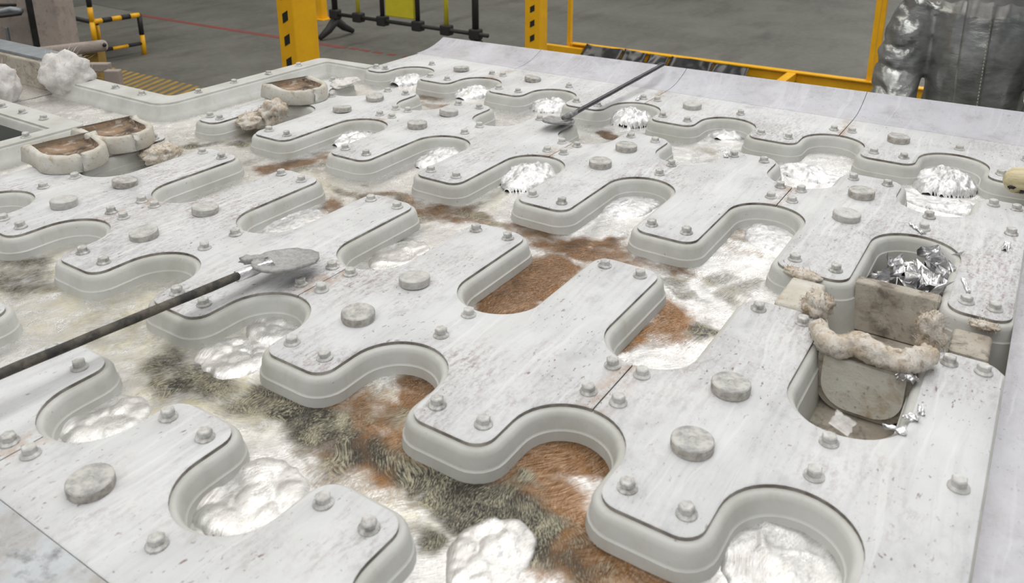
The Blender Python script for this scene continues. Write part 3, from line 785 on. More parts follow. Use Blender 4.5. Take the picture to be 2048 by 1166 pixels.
c = pz(1605, 545, .0); wad('fibre_strip', (c.x, c.y, -.004), (.016, .036, .010), 23, FB, 'thin tan fibre strip tucked under the deck edge beside the dam block', -.1, 60, None, .3)
c = pz(1968, 647, .0); wad('fibre_strip', (c.x, c.y, -.004), (.012, .022, .008), 24, FB, 'small frayed fibre scrap on the scorched brick', .1, 120, None, .45)

# ------------------------------------------------------------------ aluminium scraps
def scrap(loc, sx, sy, seed, rot, label, group, curl=.5, res=9, m='bright_metal'):
    rr = random.Random(seed); v = []; f = []
    for i in range(res):
        for j in range(res):
            a, b = i / (res - 1) - .5, j / (res - 1) - .5
            ed = 1 - .25 * mnoise.noise(Vector((a * 4 + seed, b * 4, 0)))
            z = curl * sx * (mnoise.fractal(Vector((a * 2.4 + seed * 1.3, b * 2.4, seed)), 1, 2, 4))
            v.append(Vector((a * sx * ed, b * sy * ed, z)))
    for i in range(res - 1):
        for j in range(res - 1): f.append((i * res + j, (i + 1) * res + j, (i + 1) * res + j + 1, i * res + j + 1))
    E_ = Matrix.Rotation(rot[2], 3, 'Z') @ Matrix.Rotation(rot[1], 3, 'Y') @ Matrix.Rotation(rot[0], 3, 'X')
    n = len(v); v = [E_ @ p for p in v]; nv = E_ @ Vector((0, 0, -.0012))
    v2 = v + [p + nv for p in v]; bd = [i * res for i in range(res)] + [(res - 1) * res + j for j in range(1, res)] + [i * res + res - 1 for i in range(res - 2, -1, -1)] + [j for j in range(res - 2, 0, -1)]
    f2 = f + [tuple(i + n for i in q_[::-1]) for q_ in f] + [(bd[k], bd[(k + 1) % len(bd)], bd[(k + 1) % len(bd)] + n, bd[k] + n) for k in range(len(bd))]
    o = mesh('aluminium_scrap', v2, f2, M[m], None, True, None, loc); return tag(o, label, 'scrap', group)
rr = random.Random(5)
SL = ('crumpled aluminium scrap heaped in the dry pocket behind the scorched board', 'aluminium scraps in the dry pocket')
for i, (x, y, s) in enumerate([(2.72, -5.50, .05), (2.75, -5.62, .06), (2.78, -5.78, .075), (2.90, -5.80, .085), (2.98, -5.70, .08), (2.86, -5.66, .09), (3.08, -5.78, .07), (2.66, -5.80, .06), (2.95, -5.58, .06), (3.02, -5.84, .06), (2.82, -5.84, .06), (2.62, -5.68, .05)]):
    scrap((x * U, y * U, -.060 + rr.uniform(-.01, .035)), s, s * rr.uniform(.6, 1.0), 31 + i, (rr.uniform(-.9, .9), rr.uniform(-.9, .9), rr.uniform(0, 6)), *SL, 1.0)
for i, (x, y, s, ln, rz, lab) in enumerate([(1835, 457, .012, .05, -.9, 'thin silver sliver beside a bolt behind the scrap pocket'), (2013, 493, .012, .045, -1.6, 'silver flake stuck round the bolt near the end apron'), (1932, 570, .008, .055, -1.3, 'straight thin silver splinter on the narrow end deck'),
                                       (1843, 820, .010, .022, -1.4, 'small silver chip lying beside the slot edge'), (1822, 835, .014, .02, .4, 'silver crumb on the edge of the dry slot'), (1790, 858, .016, .03, .2, 'crumpled silver bit hanging over the end of the dry slot'), (1815, 755, .02, .03, .6, 'silver spatter on the deck under the fibre rope'),
                                       (1277, 196, .012, .05, -1.3, 'twisted dark metal sliver beside a bolt on the back deck'), (1452, 309, .012, .04, -1.2, 'curled silver sliver beside a bolt near the back channel')]):
    c = pz(x, y, .003); scrap((c.x, c.y, .004), s, ln, 61 + i, (0, .15, rz), lab, None, .5)
c = pz(1684, 850, -.01); scrap((c.x, c.y, -.006), .024, .032, 75, (.2, -.9, -.5), 'pale bluish flake leaning at the round end of the dry slot', None, .1, 9, 'fibre_white')

# ------------------------------------------------------------------ shovels and the wooden handle
def skimmer(name, blade_c, ang, L, W, tilt, hp0, hp1, hr, mh, label, seed):
    t = empty(name, blade_c)
    n, m_ = 26, 9; v = []; f = []
    Rm = Matrix.Rotation(ang, 3, 'Z') @ Matrix.Rotation(tilt, 3, 'Y')
    for layer in (0, 1):
        for i in range(m_):
            r = (i + .0) / (m_ - 1)
            for k in range(n):
                a = 2 * PI * k / n
                ex = math.cos(a) * L / 2 * (1.0 if math.cos(a) > 0 else .86); ey = math.sin(a) * W / 2
                z = .010 * r * r * (1 - .6 * max(math.cos(a), 0)) - (.007 if layer else 0)
                p = Vector((ex * r, ey * r, z)); jit = mnoise.fractal(Vector((ex * 60 + seed, ey * 60, layer * 7.0)), 1, 2, 3)
                if r > .9: p *= 1 + .045 * jit
                if layer == 0: p.z += .0028 * mnoise.fractal(Vector((p.x * 90, p.y * 90, seed)), 1, 2, 3) * (1 if r > 0 else 0)
                v.append(Rm @ p)
    S_ = m_ * n
    for i in range(m_ - 1):
        for k in range(n):
            a, b, c_, d = i * n + k, i * n + (k + 1) % n, (i + 1) * n + (k + 1) % n, (i + 1) * n + k
            f.append((a, d, c_, b)); f.append((a + S_, b + S_, c_ + S_, d + S_))
    for k in range(n): f.append(((m_ - 1) * n + k, (m_ - 1) * n + k + S_, (m_ - 1) * n + (k + 1) % n + S_, (m_ - 1) * n + (k + 1) % n))
    mesh('blade', v, f, M['shovel'], t, True, None, blade_c)
    h0, h1 = Vector(hp0), Vector(hp1); d = (h1 - h0).normalized()
    nn = 24; bm = bmesh.new()
    add_tube(bm, [h0 + (h1 - h0) * k / nn for k in range(nn + 1)], hr, 10)
    for q_ in bm.verts: q_.co += Vector((mnoise.noise(q_.co * 40), mnoise.noise(q_.co * 40 + Vector((9, 0, 0))), mnoise.noise(q_.co * 40 + Vector((0, 9, 0))))) * .0012
    bm_obj('handle', bm, mh, t, True)
    bm = bmesh.new(); mid = Vector(blade_c) + (h0 - Vector(blade_c)) * .35 + Vector((0, 0, .006))
    add_tube(bm, [h0 + d * .035, h0, h0.lerp(mid, .5), mid], [hr * 1.15, hr * 1.35, hr * 1.2, hr * .9], 12)
    for q_ in bm.verts: q_.co += q_.co.normalized() * 0 + Vector((mnoise.noise(q_.co * 70), mnoise.noise(q_.co * 70 + Vector((5, 0, 0))), mnoise.noise(q_.co * 70 + Vector((0, 5, 0))))) * .004
    bm_obj('crusted_socket', bm, M['bright_metal'] if seed == 1 else M['shovel'], t, True)
    return tag(t, label, 'skimmer')
b1 = pz(568, 526, .035); h0 = pz(505, 540, .036); h1 = pz(0, 748, .060); h1 = h0 + (h1 - h0) * 1.6
s1 = skimmer('skimming_shovel', b1, math.atan2(b1.y - h0.y, b1.x - h0.x) + .35, .150, .098, .10, h0, h1, .0082, M['handle'], 'crusted grey skimming shovel with scaled bar handle reaching over the front deck', 1)
lump = bm_obj('crust_lump', lump_mesh((.026, .011, .008), 41, 3, .5), M['shovel'], s1, True, pz(505, 519, .042)); lump.rotation_euler = (0, 0, -.9)
b2 = pz(1118, 244, .018); h0 = pz(1140, 231, .030); h1 = pz(1313, 136, .058); h1 = h0 + (h1 - h0) * 1.09
skimmer('skimming_shovel', b2, math.atan2(b2.y - h0.y, b2.x - h0.x) + .1, .125, .078, -.22, h0, h1, .0072, M['handle_dark'], 'small dark skimming shovel leaning on the back apron with a thin handle', 2)
wt = empty('wooden_handle', (1.39, -1.93, .0)); WD = []
p0 = Vector((1.395, -1.868, .036)); dirw = Vector((.25, -1, .02)).normalized()
tube_obj('shaft', [p0 + dirw * q_ for q_ in (.0, .006, .018, .04, .10, .22, .34)], [.008, .020, .030, .033, .031, .030, .029], M['wood'], wt, 20)
for k, (a, b_, r) in enumerate([(.020, -.30, .0055), (.041, -.62, .0090), (.060, -.80, .0095), (.086, -.55, .008)]):
    bm = lump_mesh((r * 1.25, r * .75, .002), 50 + k, 3, .9)
    nrm = (Vector((-math.cos(b_), 0, math.sin(b_))) - dirw * .0).normalized()
    pos = p0 + dirw * a + nrm * (.0315 if a > .03 else .0305)
    q_ = bm_obj('burn_mark', bm, M['black'], wt, True, pos); q_.rotation_euler = nrm.to_track_quat('Z', 'Y').to_euler()
tag(wt, 'round ended pale wooden tool handle with black burn marks on the end deck', 'handle')

# ------------------------------------------------------------------ launder feeding the table
LT = empty('launder', (.7, 1.6, -.1))
tag(LT, 'refractory lined launder trough with grey steel flange feeding the table', 'launder')
box_obj('lining', (.757, 1.165, -.12), (.85, 3.2, .052), M['dusty'], LT, .006)
box_obj('lining', (.40, 1.21, -.12), (.505, 3.2, .045), M['dusty'], LT, .006)
box_obj('trough_floor', (.505, 1.165, -.16), (.756, 3.2, -.075), M['dusty'], LT, .004)
box_obj('steel_flange', (.775, 1.17, .0525), (.875, 3.2, .064), M['grey_steel'], LT, .002)
box_obj('steel_flange', (.39, 1.22, .0455), (.49, 3.2, .057), M['grey_steel'], LT, .002)
box_obj('steel_shell', (.855, 1.17, -.20), (.875, 3.2, .052), M['dark_steel'], LT, .002)
for y in (1.5, 2.9):
    box_obj('support_leg', (.58, y, FLOOR_Z), (.68, y + .1, -.161), M['dark_steel'], LT, .003)
mesh('trough_metal', [(.506, 1.15, -.052), (.755, 1.15, -.052), (.755, 3.2, -.05), (.506, 3.2, -.05), (.506, 1.15, -.06), (.755, 1.15, -.06), (.755, 3.2, -.06), (.506, 3.2, -.06)],
     [(0, 1, 2, 3), (7, 6, 5, 4), (0, 4, 5, 1), (1, 5, 6, 2), (2, 6, 7, 3), (3, 7, 4, 0)], M['molten'], LT)

# ------------------------------------------------------------------ background: posts, rails, barrier, step, machine
def hazard_post(x, y, wx, wy, label, n, dz, z0, sw, name='yellow_post'):
    t = empty(name, (x, y, FLOOR_Z))
    box_obj('column', (x - wx / 2, y - wy / 2, FLOOR_Z + .012), (x + wx / 2, y + wy / 2, 2.6), M['yellow'], t, .006)
    box_obj('base_plate', (x - wx, y - wy, FLOOR_Z), (x + wx, y + wy, FLOOR_Z + .012), M['yellow'], t, .002)
    xf = x - wx / 2
    for k in range(n):
        z = z0 + k * dz; h = dz * .42; s = sw * .55
        v = [(xf - d, y + yy, z + zz) for d in (.0012, -.001) for yy, zz in ((sw / 2, 0), (-sw / 2, s), (-sw / 2, s + h), (sw / 2, h))]
        mesh('hazard_stripe', v, [(0, 1, 2, 3), (7, 6, 5, 4), (0, 4, 5, 1), (1, 5, 6, 2), (2, 6, 7, 3), (3, 7, 4, 0)], M['black'], t)
    return tag(t, label, 'post')
p = pt(577, 60, 4.5); hazard_post(p.x + .07, p.y + .0, .17, .125, 'thick yellow steel post with black diagonal stripes beside the table', 9, .125, -.32, .042)
p = pt(1066, 50, 7.1); hazard_post(p.x + .05, p.y, .125, .15, 'yellow steel post with black diagonal stripes behind the table apron', 10, .125, -1.1, .045)
t = empty('yellow_post', (6.84, 6.05, FLOOR_Z))
box_obj('column', (6.78, 6.0, FLOOR_Z + .012), (6.88, 6.1, 2.2), M['yellow'], t, .005); box_obj('base_plate', (6.72, 5.93, FLOOR_Z), (6.94, 6.17, FLOOR_Z + .012), M['yellow'], t, .002)
tag(t, 'slim plain yellow post on a base plate behind the black barrier', 'post')

# yellow guard frame on the floor behind the worker
GX = 6.87
t = empty('guard_frame', (GX, 0.8, FLOOR_Z))
box_obj('kick_beam', (GX - .02, -2.6, FLOOR_Z + .0), (GX + .02, 2.36, FLOOR_Z + .095), M['yellow'], t, .004)
box_obj('beam_flange', (GX - .06, -2.6, FLOOR_Z + .095), (GX + .02, 2.36, FLOOR_Z + .108), M['yellow'], t, .003)
for y in (2.40, -.62): box_obj('upright', (GX - .022, y - .022, FLOOR_Z), (GX + .022, y + .022, 1.0), M['yellow'], t, .006)
box_obj('upright', (GX + .75, -.56, FLOOR_Z), (GX + .81, -.50, 1.0), M['yellow'], t, .006)
box_obj('foot_bar', (GX - .10, 2.20, FLOOR_Z), (GX - .04, 2.66, FLOOR_Z + .07), M['yellow'], t, .004)
p = pz(1552, 168, FLOOR_Z + .1)
box_obj('cross_stub', (GX - .55, p.y - .04, FLOOR_Z + .02), (GX - .02, p.y + .04, FLOOR_Z + .10), M['yellow'], t, .004)
box_obj('ground_bar', (GX - .55, -2.6, FLOOR_Z), (GX - .47, p.y + .04, FLOOR_Z + .03), M['grey_steel'], t, .003)
tag(t, 'low yellow guard frame of beams and thin uprights standing on the floor', 'guard rail')
for i, (x0_, x1_, yt, lab) in enumerate([(1172, 1246, 88, 'black plastic sheet with bright creases at the end of the guard beam'), (1249, 1297, 98, 'flat dark grey film sheet leaning on the guard beam'), (1300, 1340, 108, 'small glossy grey film sheet between two dull sheets'),
                                    (1344, 1428, 112, 'wide dull grey film sheet leaning on the guard beam'), (1432, 1500, 126, 'curled black film sheet with a pale raised corner')]):
    a = pX(x0_, yt, GX - .12); b = pX(x1_, yt + (x1_ - x0_) * .15, GX - .12); res = 12; v = []; f = []
    for r in range(res):
        for k in range(res):
            s, q_ = k / (res - 1), r / (res - 1); top = a.z * (1 - s) + b.z * s
            z = FLOOR_Z + .005 + (top - FLOOR_Z - .005) * q_; y = a.y * (1 - s) + b.y * s
            d = .05 * mnoise.fractal(Vector((y * 5, z * 6, i * 3.0)), 1, 2, 3)
            v.append((GX - .13 - .16 * (1 - q_) + min(d, .03), y, z))
    n_ = len(v); v += [(x + .006, y, z) for x, y, z in v]
    for r in range(res - 1):
        for k in range(res - 1):
            g = r * res + k; f.append((g, g + 1, g + res + 1, g + res)); f.append((g + n_, g + res + n_, g + res + 1 + n_, g + 1 + n_))
    bd = list(range(res)) + [r * res + res - 1 for r in range(1, res)] + [(res - 1) * res + k for k in range(res - 2, -1, -1)] + [r * res for r in range(res - 2, 0, -1)]
    f += [(bd[k], bd[k] + n_, bd[(k + 1) % len(bd)] + n_, bd[(k + 1) % len(bd)]) for k in range(len(bd))]
    o = mesh('film_sheet', v, f, M['sheet'], None, True); tag(o, lab, 'plastic sheet', 'film sheets leaning on the guard beam')

# black plastic barrier with yellow bars
BZ = FLOOR_Z + .27
A = pz(672, 28, BZ); B = pz(957, 69, BZ)
t = empty('crowd_barrier', (A.x, A.y, FLOOR_Z)); d = (B - A); d.z = 0; L_ = d.length; d.normalize(); nrm = Vector((-d.y, d.x, 0))
TOP = FLOOR_Z + 1.05
def along(px_):                      # where the vertical through this pixel meets the barrier line
    r_ = ray(px_, 50); r2 = Vector((r_.x, r_.y)); o2 = Vector((CAM.x, CAM.y)); a2 = Vector((A.x, A.y)); d2 = Vector((d.x, d.y))
    det = r2.x * (-d2.y) + d2.x * r2.y; e = a2 - o2
    tt = (e.x * (-d2.y) + d2.x * e.y) / det; return Vector((o2.x + r2.x * tt, o2.y + r2.y * tt, 0))
tube_obj('rail', [A - d * .08, B + d * .12], .022, M['rubber'], t); tube_obj('rail', [Vector((A.x, A.y, TOP)) - d * .05, Vector((B.x, B.y, TOP)) + d * .05], .022, M['rubber'], t)
for px_, mt, r_ in ((672, 'rubber', .035), (718, 'yellow2', .022), (766, 'rubber', .026), (836, 'rubber', .026), (893, 'yellow2', .024), (951, 'rubber', .035)):
    q_ = along(px_); tube_obj('bar', [(q_.x, q_.y, BZ), (q_.x, q_.y, TOP)], r_, M[mt], t)
    bm = bmesh.new(); add_box(bm, (-.06, -.05, -.055), (.06, .05, .055), .015); 
    Rz = Matrix.Rotation(math.atan2(d.y, d.x), 3, 'Z')
    bmesh.ops.rotate(bm, verts=bm.verts, cent=(0, 0, 0), matrix=Rz); bm_obj('clamp', bm, M['rubber'], t, False, (q_.x, q_.y, BZ))
a, b = along(774), along(830)
bm = bmesh.new(); add_box(bm, (0, -.02, BZ + .06), ((b - a).length, .02, TOP - .04), .015); bmesh.ops.rotate(bm, verts=bm.verts, cent=(0, 0, 0), matrix=Rz)
for v in bm.verts: v.co += Vector((a.x, a.y, 0))
bm_obj('yellow_panel', bm, M['yellow2'], t)
for q_ in (along(672), along(951)):
    tube_obj('foot_post', [(q_.x, q_.y, FLOOR_Z + .16), (q_.x, q_.y, BZ)], .03, M['rubber'], t)
    for s in (-1, 1):
        e = q_ + nrm * s * .26
        tube_obj('foot', [(q_.x, q_.y, FLOOR_Z + .20), (q_.x + nrm.x * s * .12, q_.y + nrm.y * s * .12, FLOOR_Z + .10), (e.x, e.y, FLOOR_Z + .028)], [.055, .045, .028], M['rubber'], t)
tag(t, 'black plastic crowd barrier with yellow bars and a yellow panel', 'barrier')

# black and yellow work step
SZ = FLOOR_Z + .42
A1, B1, L1 = pz(184, 44, SZ), pz(278, 30, SZ), pz(95, 25, SZ)
D1 = B1 + (L1 - A1)
t = empty('work_step', (A1.x, A1.y, FLOOR_Z))
def striped(p0, p1, r, n, first):
    for k in range(n):
        a, b = p0.lerp(p1, k / n), p0.lerp(p1, (k + 1) / n)
        tube_obj('frame_tube', [a, b], r, M['yellow'] if (k + first) % 2 == 0 else M['black'], t, 8)
striped(A1, B1, .026, 5, 0); striped(A1, L1, .024, 1, 1); striped(L1, D1, .024, 1, 1); striped(B1, D1, .024, 1, 1)
for q_, fi in ((A1, 1), (B1, 0), (L1, 1), (D1, 0)):
    striped(Vector((q_.x, q_.y, FLOOR_Z)), Vector((q_.x, q_.y, SZ)), .026, 2, fi - 0)
striped(Vector((A1.x, A1.y, SZ)), Vector((A1.x, A1.y, SZ + .9)), .026, 6, 0)
lo1 = Vector((0, 0, -.30)); striped(A1 + lo1, B1 + lo1, .018, 3, 1); striped(A1 + lo1, L1 + lo1, .018, 1, 1)
mesh('step_plate', [q_ + Vector((0, 0, dz)) for dz in (.022, .012) for q_ in (A1, B1, D1, L1)], [(0, 1, 2, 3), (7, 6, 5, 4), (0, 4, 5, 1), (1, 5, 6, 2), (2, 6, 7, 3), (3, 7, 4, 0)], M['concrete'], t)
tag(t, 'low metal work step with black and yellow striped tube frame', 'step')

# machine at the far left
t = empty('tilting_machine', (2.0, 4.2, FLOOR_Z))
def px_box(name, x0_, y0_, x1_, y1_, dep, thick, m, zfloor=False, bev=.006):
    a = pt(x0_, y0_, dep); b = pt(x1_, y1_, dep); rt = CAMR @ Vector((1, 0, 0)); fw = Vector((-rt.y, rt.x, 0)).normalized(); rt = Vector((rt.x, rt.y, 0)).normalized()
    wd = (b - a).dot(rt); z1 = max(a.z, b.z); z0 = FLOOR_Z if zfloor else min(a.z, b.z)
    bm = bmesh.new(); add_box(bm, (0, 0, z0), (wd, thick, z1), bev)
    Mx = Matrix((rt, fw, Vector((0, 0, 1)))).transposed()
    for v in bm.verts: v.co = Mx @ v.co + Vector((a.x, a.y, 0))
    return bm_obj(name, bm, m, t)
px_box('column', 52, -60, 99, 95, 5.2, .22, M['machine'], True)
px_box('body_panel', -120, -60, 40, 80, 5.4, .5, M['machine'], True)
px_box('dark_slot', 38, -60, 56, 90, 5.35, .05, M['dark_steel'], True)
px_box('cover_plate', 8, 55, 14, 84, 5.38, .02, M['grey_steel']); px_box('cover_plate', -100, 8, 30, 14, 5.38, .02, M['dark_steel'])
tube_obj('pipe', [pt(-60, 40, 5.3), pt(0, 24, 5.3), pt(22, 19, 5.3), pt(44, 22, 5.3)], .02, M['grey_steel'], t)
tube_obj('pipe', [pt(-60, 36, 5.25), pt(4, 32, 5.25), pt(42, 27, 5.25)], .012, M['dark_steel'], t)
a = pt(98, 104, 5.0); b = pt(208, 91, 5.0)
bm = bmesh.new(); dd = (b - a); ln = dd.length; Mx = Matrix.Translation(a) @ dd.to_track_quat('X', 'Z').to_matrix().to_4x4()
add_box(bm, (-.25, -.03, -.036), (ln + .02, .03, .036), .03, None, 4)
for v in bm.verts: v.co = Mx @ v.co
bm_obj('lever_arm', bm, M['machine'], t, True)
q_ = pt(209, 90, 4.955); tube_obj('pivot_hole', [q_ - ray(209, 90).normalized() * .004, q_ + ray(209, 90).normalized() * .02], .012, M['black'], t)
px_box('yellow_bracket', 163, 104, 195, 134, 5.05, .1, M['yellow_line'], True)
px_box('rusty_bar', 172, 128, 215, 146, 4.7, .05, M['machine']); px_box('rusty_bar', 206, 142, 236, 158, 4.65, .05, M['machine'], True)
tag(t, 'grey brown machine column with pipes, lever arm and yellow bracket beyond the launder', 'machine')

# ------------------------------------------------------------------ worker in an aluminised coat
def remeshed(name, bm, voxel, smooth=6):
    me = bpy.data.meshes.new(name); bm.to_mesh(me); bm.free(); o = bpy.data.objects.new(name, me); COL.objects.link(o)
    m = o.modifiers.new('r', 'REMESH'); m.mode = 'VOXEL'; m.voxel_size = voxel
    s = o.modifiers.new('s', 'SMOOTH'); s.iterations = smooth; s.factor = .5
    dg = bpy.context.evaluated_depsgraph_get(); me2 = bpy.data.meshes.new_from_object(o.evaluated_get(dg)); me2.name = name
    bpy.data.objects.remove(o, do_unlink=True); bpy.data.meshes.remove(me)
    me2.polygons.foreach_set('use_smooth', [True] * len(me2.polygons)); return me2
def ell_loft(bm, rings, n=28):
    """rings: (centre, rx, ry) stacked; ellipses in the XY plane"""
    rs = []
    for c_, rx, ry in rings: rs.append([bm.verts.new(Vector(c_) + Vector((rx * math.cos(2 * PI * k / n), ry * math.sin(2 * PI * k / n), 0))) for k in range(n)])
    for a, b in zip(rs, rs[1:]):
        for k in range(n): bm.faces.new((a[k], a[(k + 1) % n], b[(k + 1) % n], b[k]))
    bm.faces.new(rs[0][::-1]); bm.faces.new(rs[-1])
def blob(bm, c_, r):
    q_ = bmesh.ops.create_icosphere(bm, subdivisions=3, radius=1.0)
    for v in q_['verts']: v.co = Vector((v.co.x * r[0], v.co.y * r[1], v.co.z * r[2])) + Vector(c_)
WX, WY = 2.46, -1.705
PERSON = empty('person', (WX, WY, FLOOR_Z))
k = N('skin'); M['skin'] = k.out(k.mix(k.noise(40, 4), (.55, .34, .24), (.48, .28, .20)), .5)
k = N('aluminised_cloth'); wr = k.noise(9, 5, .6, k.coords((1, 1, 2.2), warp=.06, wscale=5)); gr = k.noise(3, 4, .6)
cl = k.mix(k.ramp(wr, .35, .65), (.52, .53, .52), (.27, .28, .265)); cl = k.mix(k.math('MULTIPLY', k.ramp(gr, .45, .7), .6), cl, (.17, .17, .15))
k.bump(wr, .4, .010); M['coat'] = k.out(cl, k.fmix(k.ramp(gr, .4, .65), .32, .48), .75)
M['trousers'] = simple('dark_cloth', (.06, .065, .07), .8, 0, .3, 20)
M['leather'] = simple('glove_leather', (.42, .36, .28), .7, 0, .3, 30)
M['visor'] = None
k = N('clear_visor'); k.b.inputs['Transmission Weight'].default_value = .9; k.b.inputs['IOR'].default_value = 1.2; M['visor'] = k.out((.75, .74, .74), .15)
SH, EL, WR_ = [], [], []
armR = [Vector((WX - .01, WY + .185, .285)), Vector((WX - .035, WY + .228, .155)), Vector((WX - .07, WY + .243, .02)), Vector((WX - .18, WY + .225, -.13)), Vector((WX - .27, WY + .19, -.22))]
armL = [Vector((2 * WX - WX - .01, 2 * WY - a.y, a.z)) if i == 0 else Vector((a.x, 2 * WY - a.y, a.z)) for i, a in enumerate(armR)]
bm = bmesh.new()
z0 = FLOOR_Z
for s in (1, -1):
    add_tube(bm, [(WX, WY + s * .10, z0 + .92), (WX + .0, WY + s * .105, z0 + .70), (WX - .01, WY + s * .11, z0 + .49), (WX + .01, WY + s * .11, z0 + .28), (WX + .02, WY + s * .11, z0 + .08)], [.095, .08, .06, .055, .042], 14)
    add_tube(bm, [(WX + .05, WY + s * .11, z0 + .05), (WX - .06, WY + s * .115, z0 + .045), (WX - .17, WY + s * .12, z0 + .035)], [.045, .045, .032], 12)
ell_loft(bm, [((WX, WY, z0 + .84), .10, .16), ((WX, WY, z0 + .95), .115, .175), ((WX, WY, z0 + 1.08), .10, .14), ((WX, WY, z0 + 1.30), .115, .145), ((WX - .01, WY, z0 + 1.44), .10, .165), ((WX - .02, WY, z0 + 1.53), .06, .08)])
add_tube(bm, [(WX - .02, WY, z0 + 1.46), (WX - .05, WY, z0 + 1.64)], [.062, .056], 14)
HC = Vector((WX - .075, WY, z0 + 1.715))
blob(bm, HC, (.098, .078, .118)); blob(bm, HC + Vector((-.05, 0, -.055)), (.05, .055, .05)); blob(bm, HC + Vector((-.102, 0, -.02)), (.02, .014, .026)); blob(bm, HC + Vector((-.085, 0, -.062)), (.018, .028, .010))
for s in (1, -1): blob(bm, HC + Vector((.005, s * .08, -.01)), (.022, .012, .032)); blob(bm, HC + Vector((-.082, s * .032, .004)), (.016, .018, .010))
for arm in (armR, armL):
    add_tube(bm, arm, [.062, .055, .048, .042, .032], 14)
    d_ = (arm[-1] - arm[-2]).normalized(); w_ = arm[-1]; sd = 1 if arm is armR else -1
    add_tube(bm, [w_, w_ + d_ * .05, w_ + d_ * .10], [.03, .04, .036], 12)
    lat = Vector((0, 1, 0))
    for fi, (o_, ln) in enumerate(((-.030, .070), (-.010, .082), (.011, .078), (.031, .062))):
        b0 = w_ + d_ * .095 + lat * o_; add_tube(bm, [b0, b0 + d_ * ln * .5 + Vector((-.006, 0, -.006)), b0 + d_ * ln + Vector((-.004, 0, -.03))], [.0095, .009, .0075], 8)
    b0 = w_ + d_ * .03 - lat * sd * .03; add_tube(bm, [b0, b0 + d_ * .035 - lat * sd * .025, b0 + d_ * .07 - lat * sd * .03], [.012, .011, .009], 8)
body = link('body', remeshed('body', bm, .0075, 3), PERSON); body.data.materials.clear(); body.data.materials.append(M['skin'])
# coat
bm = bmesh.new()
ell_loft(bm, [((WX, WY, z0 + .60), .17, .225), ((WX, WY, z0 + .80), .165, .205), ((WX - .005, WY, z0 + 1.0), .155, .175), ((WX - .01, WY, z0 + 1.2), .15, .155), ((WX - .01, WY, z0 + 1.36), .145, .158), ((WX - .01, WY, z0 + 1.47), .125, .185), ((WX - .015, WY, z0 + 1.535), .09, .13), ((WX - .03, WY, z0 + 1.59), .075, .085)], 36)
for arm in (armR, armL):
    a_ = [arm[0] + Vector((.0, 0, .01))]; rad = [.098]
    NS = 26
    pts = arm
    dense = []
    for i in range(len(pts) - 1):
        for q_ in range(7): dense.append(pts[i].lerp(pts[i + 1], q_ / 7))
    dense.append(pts[-1])
    for it in range(4): dense = [dense[0]] + [(dense[i - 1] + dense[i] * 2 + dense[i + 1]) / 4 for i in range(1, len(dense) - 1)] + [dense[-1]]
    rd = [.084 - .014 * (i / (len(dense) - 1)) for i in range(len(dense))]
    add_tube(bm, dense, rd, 22)
me = remeshed('coat', bm, .009, 3)
# cloth folds: creases wrapping the sleeves, long soft drapes on the body
nv = len(me.vertices); co = np.empty(nv * 3); me.vertices.foreach_get('co', co); co = co.reshape(-1, 3); nr = np.empty(nv * 3); me.vertices.foreach_get('normal', nr); nr = nr.reshape(-1, 3)
isarm = np.clip((np.abs(co[:, 1] - WY) - .165) / .03, 0, 1)
ph = co[:, 2] * 26 - (co[:, 1] - WY) * 14 * np.sign(co[:, 1] - WY) + (co[:, 0] - WX) * 9 + 2.2 * (fbm(co[:, 1] * 11 + 40, co[:, 2] * 9 + 40, 3, 3) - .5) * 2
fold = (np.abs(np.sin(ph)) ** .6 - .6) * .012 + (ridged(co[:, 1] * 14 + co[:, 2] * 9 + 30, co[:, 2] * 17 - co[:, 0] * 8 + 60, 3, 5) - .6) * .016
drape = (ridged(co[:, 1] * 13 + co[:, 2] * 2.0 + 50, co[:, 2] * 2.2 + 50, 3, 8) - .6) * .016 + (fbm(co[:, 1] * 30 + 50, co[:, 2] * 14 + 50, 3, 12) - .5) * .006
co = co + nr * (fold * isarm + drape * (1 - isarm))[:, None]
me.vertices.foreach_set('co', co.reshape(-1)); me.update(); me.materials.clear(); me.materials.append(M['coat'])
coat = link('aluminised_coat', me, PERSON)
bvh = BVHTree.FromPolygons([v.co for v in me.vertices], [tuple(p.vertices) for p in me.polygons])
# front flap of the coat with its stitched edge
def on_coat(y, z, off):
    h = bvh.ray_cast(Vector((WX - .6, y, z)), Vector((1, 0, 0)))
    return Vector((h[0].x - off if h[0] else WX - .15, y, z))
gy_, gz_ = 9, 60; v = []; f = []
for i in range(gz_):
    for j in range(gy_):
        z = -.50 + .88 * i / (gz_ - 1); y = WY + .048 - .085 * j / (gy_ - 1) + .015 * (z)
        q_ = on_coat(y, z, .007 + .003 * mnoise.noise(Vector((y * 25, z * 45, 2)))); v.append(q_)
for i in range(gz_ - 1):
    for j in range(gy_ - 1): f.append((i * gy_ + j, i * gy_ + j + 1, (i + 1) * gy_ + j + 1, (i + 1) * gy_ + j))
n_ = len(v); v += [q_ + Vector((.010, 0, 0)) for q_ in v]
for j0 in (0, gy_ - 1):
    for i in range(gz_ - 1): f.append((i * gy_ + j0, (i + 1) * gy_ + j0, (i + 1) * gy_ + j0 + n_, i * gy_ + j0 + n_))
mesh('front_flap', v, f, M['coat'], PERSON, True)
M['thread'] = simple('pale_thread', (.52, .50, .42), .8, 0, .2, 50)
bm = bmesh.new()
for i in range(70):
    z = -.45 + .8 * i / 69; y = WY - .030 + .015 * z; q_ = on_coat(y, z, .0115); add_box(bm, q_ - Vector((.001, .0018, .0035)), q_ + Vector((.001, .0018, .0035)))
bm_obj('stitching', bm, M['thread'], PERSON)
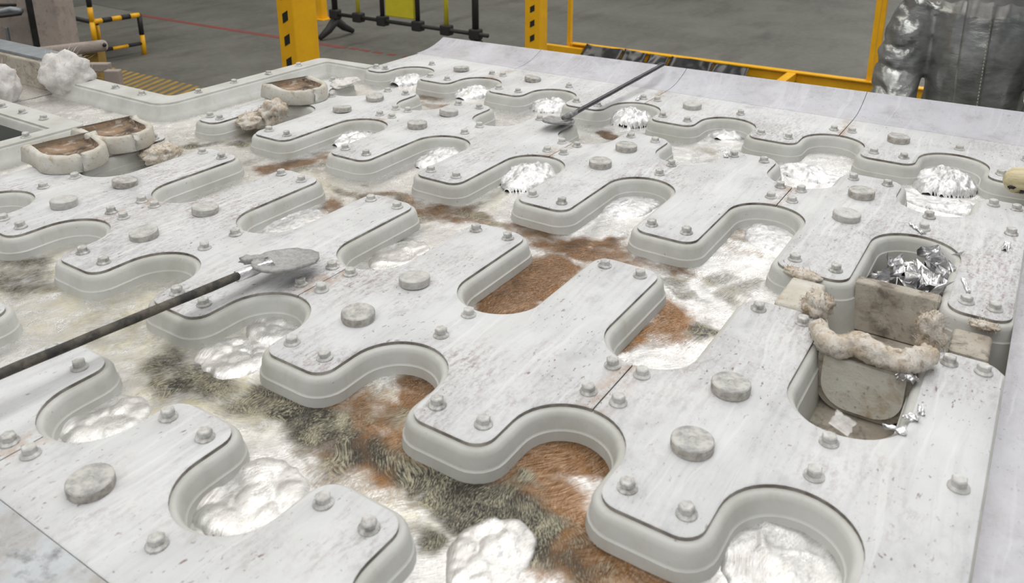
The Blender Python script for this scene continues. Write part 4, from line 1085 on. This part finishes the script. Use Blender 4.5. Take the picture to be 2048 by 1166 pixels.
# hood, visor, trousers, boots, gloves
bm = bmesh.new(); blob(bm, HC + Vector((.022, 0, .012)), (.125, .112, .140)); ell_loft(bm, [((WX - .02, WY, z0 + 1.50), .10, .15), ((WX - .035, WY, z0 + 1.60), .09, .105), ((WX - .05, WY, z0 + 1.68), .09, .10)], 24)
me = remeshed('hood', bm, .010, 4); me.materials.clear(); me.materials.append(M['coat'])
bmh = bmesh.new(); bmh.from_mesh(me); bmesh.ops.delete(bmh, geom=[v for v in bmh.verts if v.co.x < HC.x - .055 and v.co.z > z0 + 1.60], context='VERTS'); bmh.to_mesh(me); bmh.free(); link('hood', me, PERSON)
v = []; f = []; na, nz_ = 20, 8
for i in range(nz_):
    for j in range(na):
        a = -1.25 + 2.5 * j / (na - 1); z = HC.z + .13 - (.31 + .05 * math.cos(a)) * i / (nz_ - 1); r_ = .155 + .01 * i / nz_
        v.append((HC.x - r_ * math.cos(a) * 1.0, HC.y + r_ * math.sin(a) * .92, z))
n_ = len(v); v += [(x + .002, y, z) for x, y, z in v]
for i in range(nz_ - 1):
    for j in range(na - 1):
        g = i * na + j; f.append((g, g + 1, g + na + 1, g + na)); f.append((g + n_, g + na + n_, g + na + 1 + n_, g + 1 + n_))
mesh('face_shield', v, f, M['visor'], PERSON, True)
bm = bmesh.new()
for s in (1, -1): add_tube(bm, [(WX, WY + s * .10, z0 + .95), (WX, WY + s * .105, z0 + .70), (WX - .005, WY + s * .11, z0 + .49), (WX + .01, WY + s * .11, z0 + .12)], [.118, .105, .088, .085], 16)
me = remeshed('trousers', bm, .012, 3); me.materials.clear(); me.materials.append(M['trousers']); link('trousers', me, PERSON)
for s in (1, -1):
    bm = bmesh.new(); add_tube(bm, [(WX + .02, WY + s * .11, z0 + .20), (WX + .02, WY + s * .11, z0 + .08)], [.062, .06], 14)
    add_tube(bm, [(WX + .08, WY + s * .11, z0 + .052), (WX - .06, WY + s * .115, z0 + .052), (WX - .20, WY + s * .12, z0 + .045)], [.05, .054, .042], 14)
    me = remeshed('boot', bm, .009, 3); me.materials.clear(); me.materials.append(M['rubber']); link('boot', me, PERSON)
tag(PERSON, 'person in a creased silver aluminised coat and face shield, leaning at the back apron', 'person')
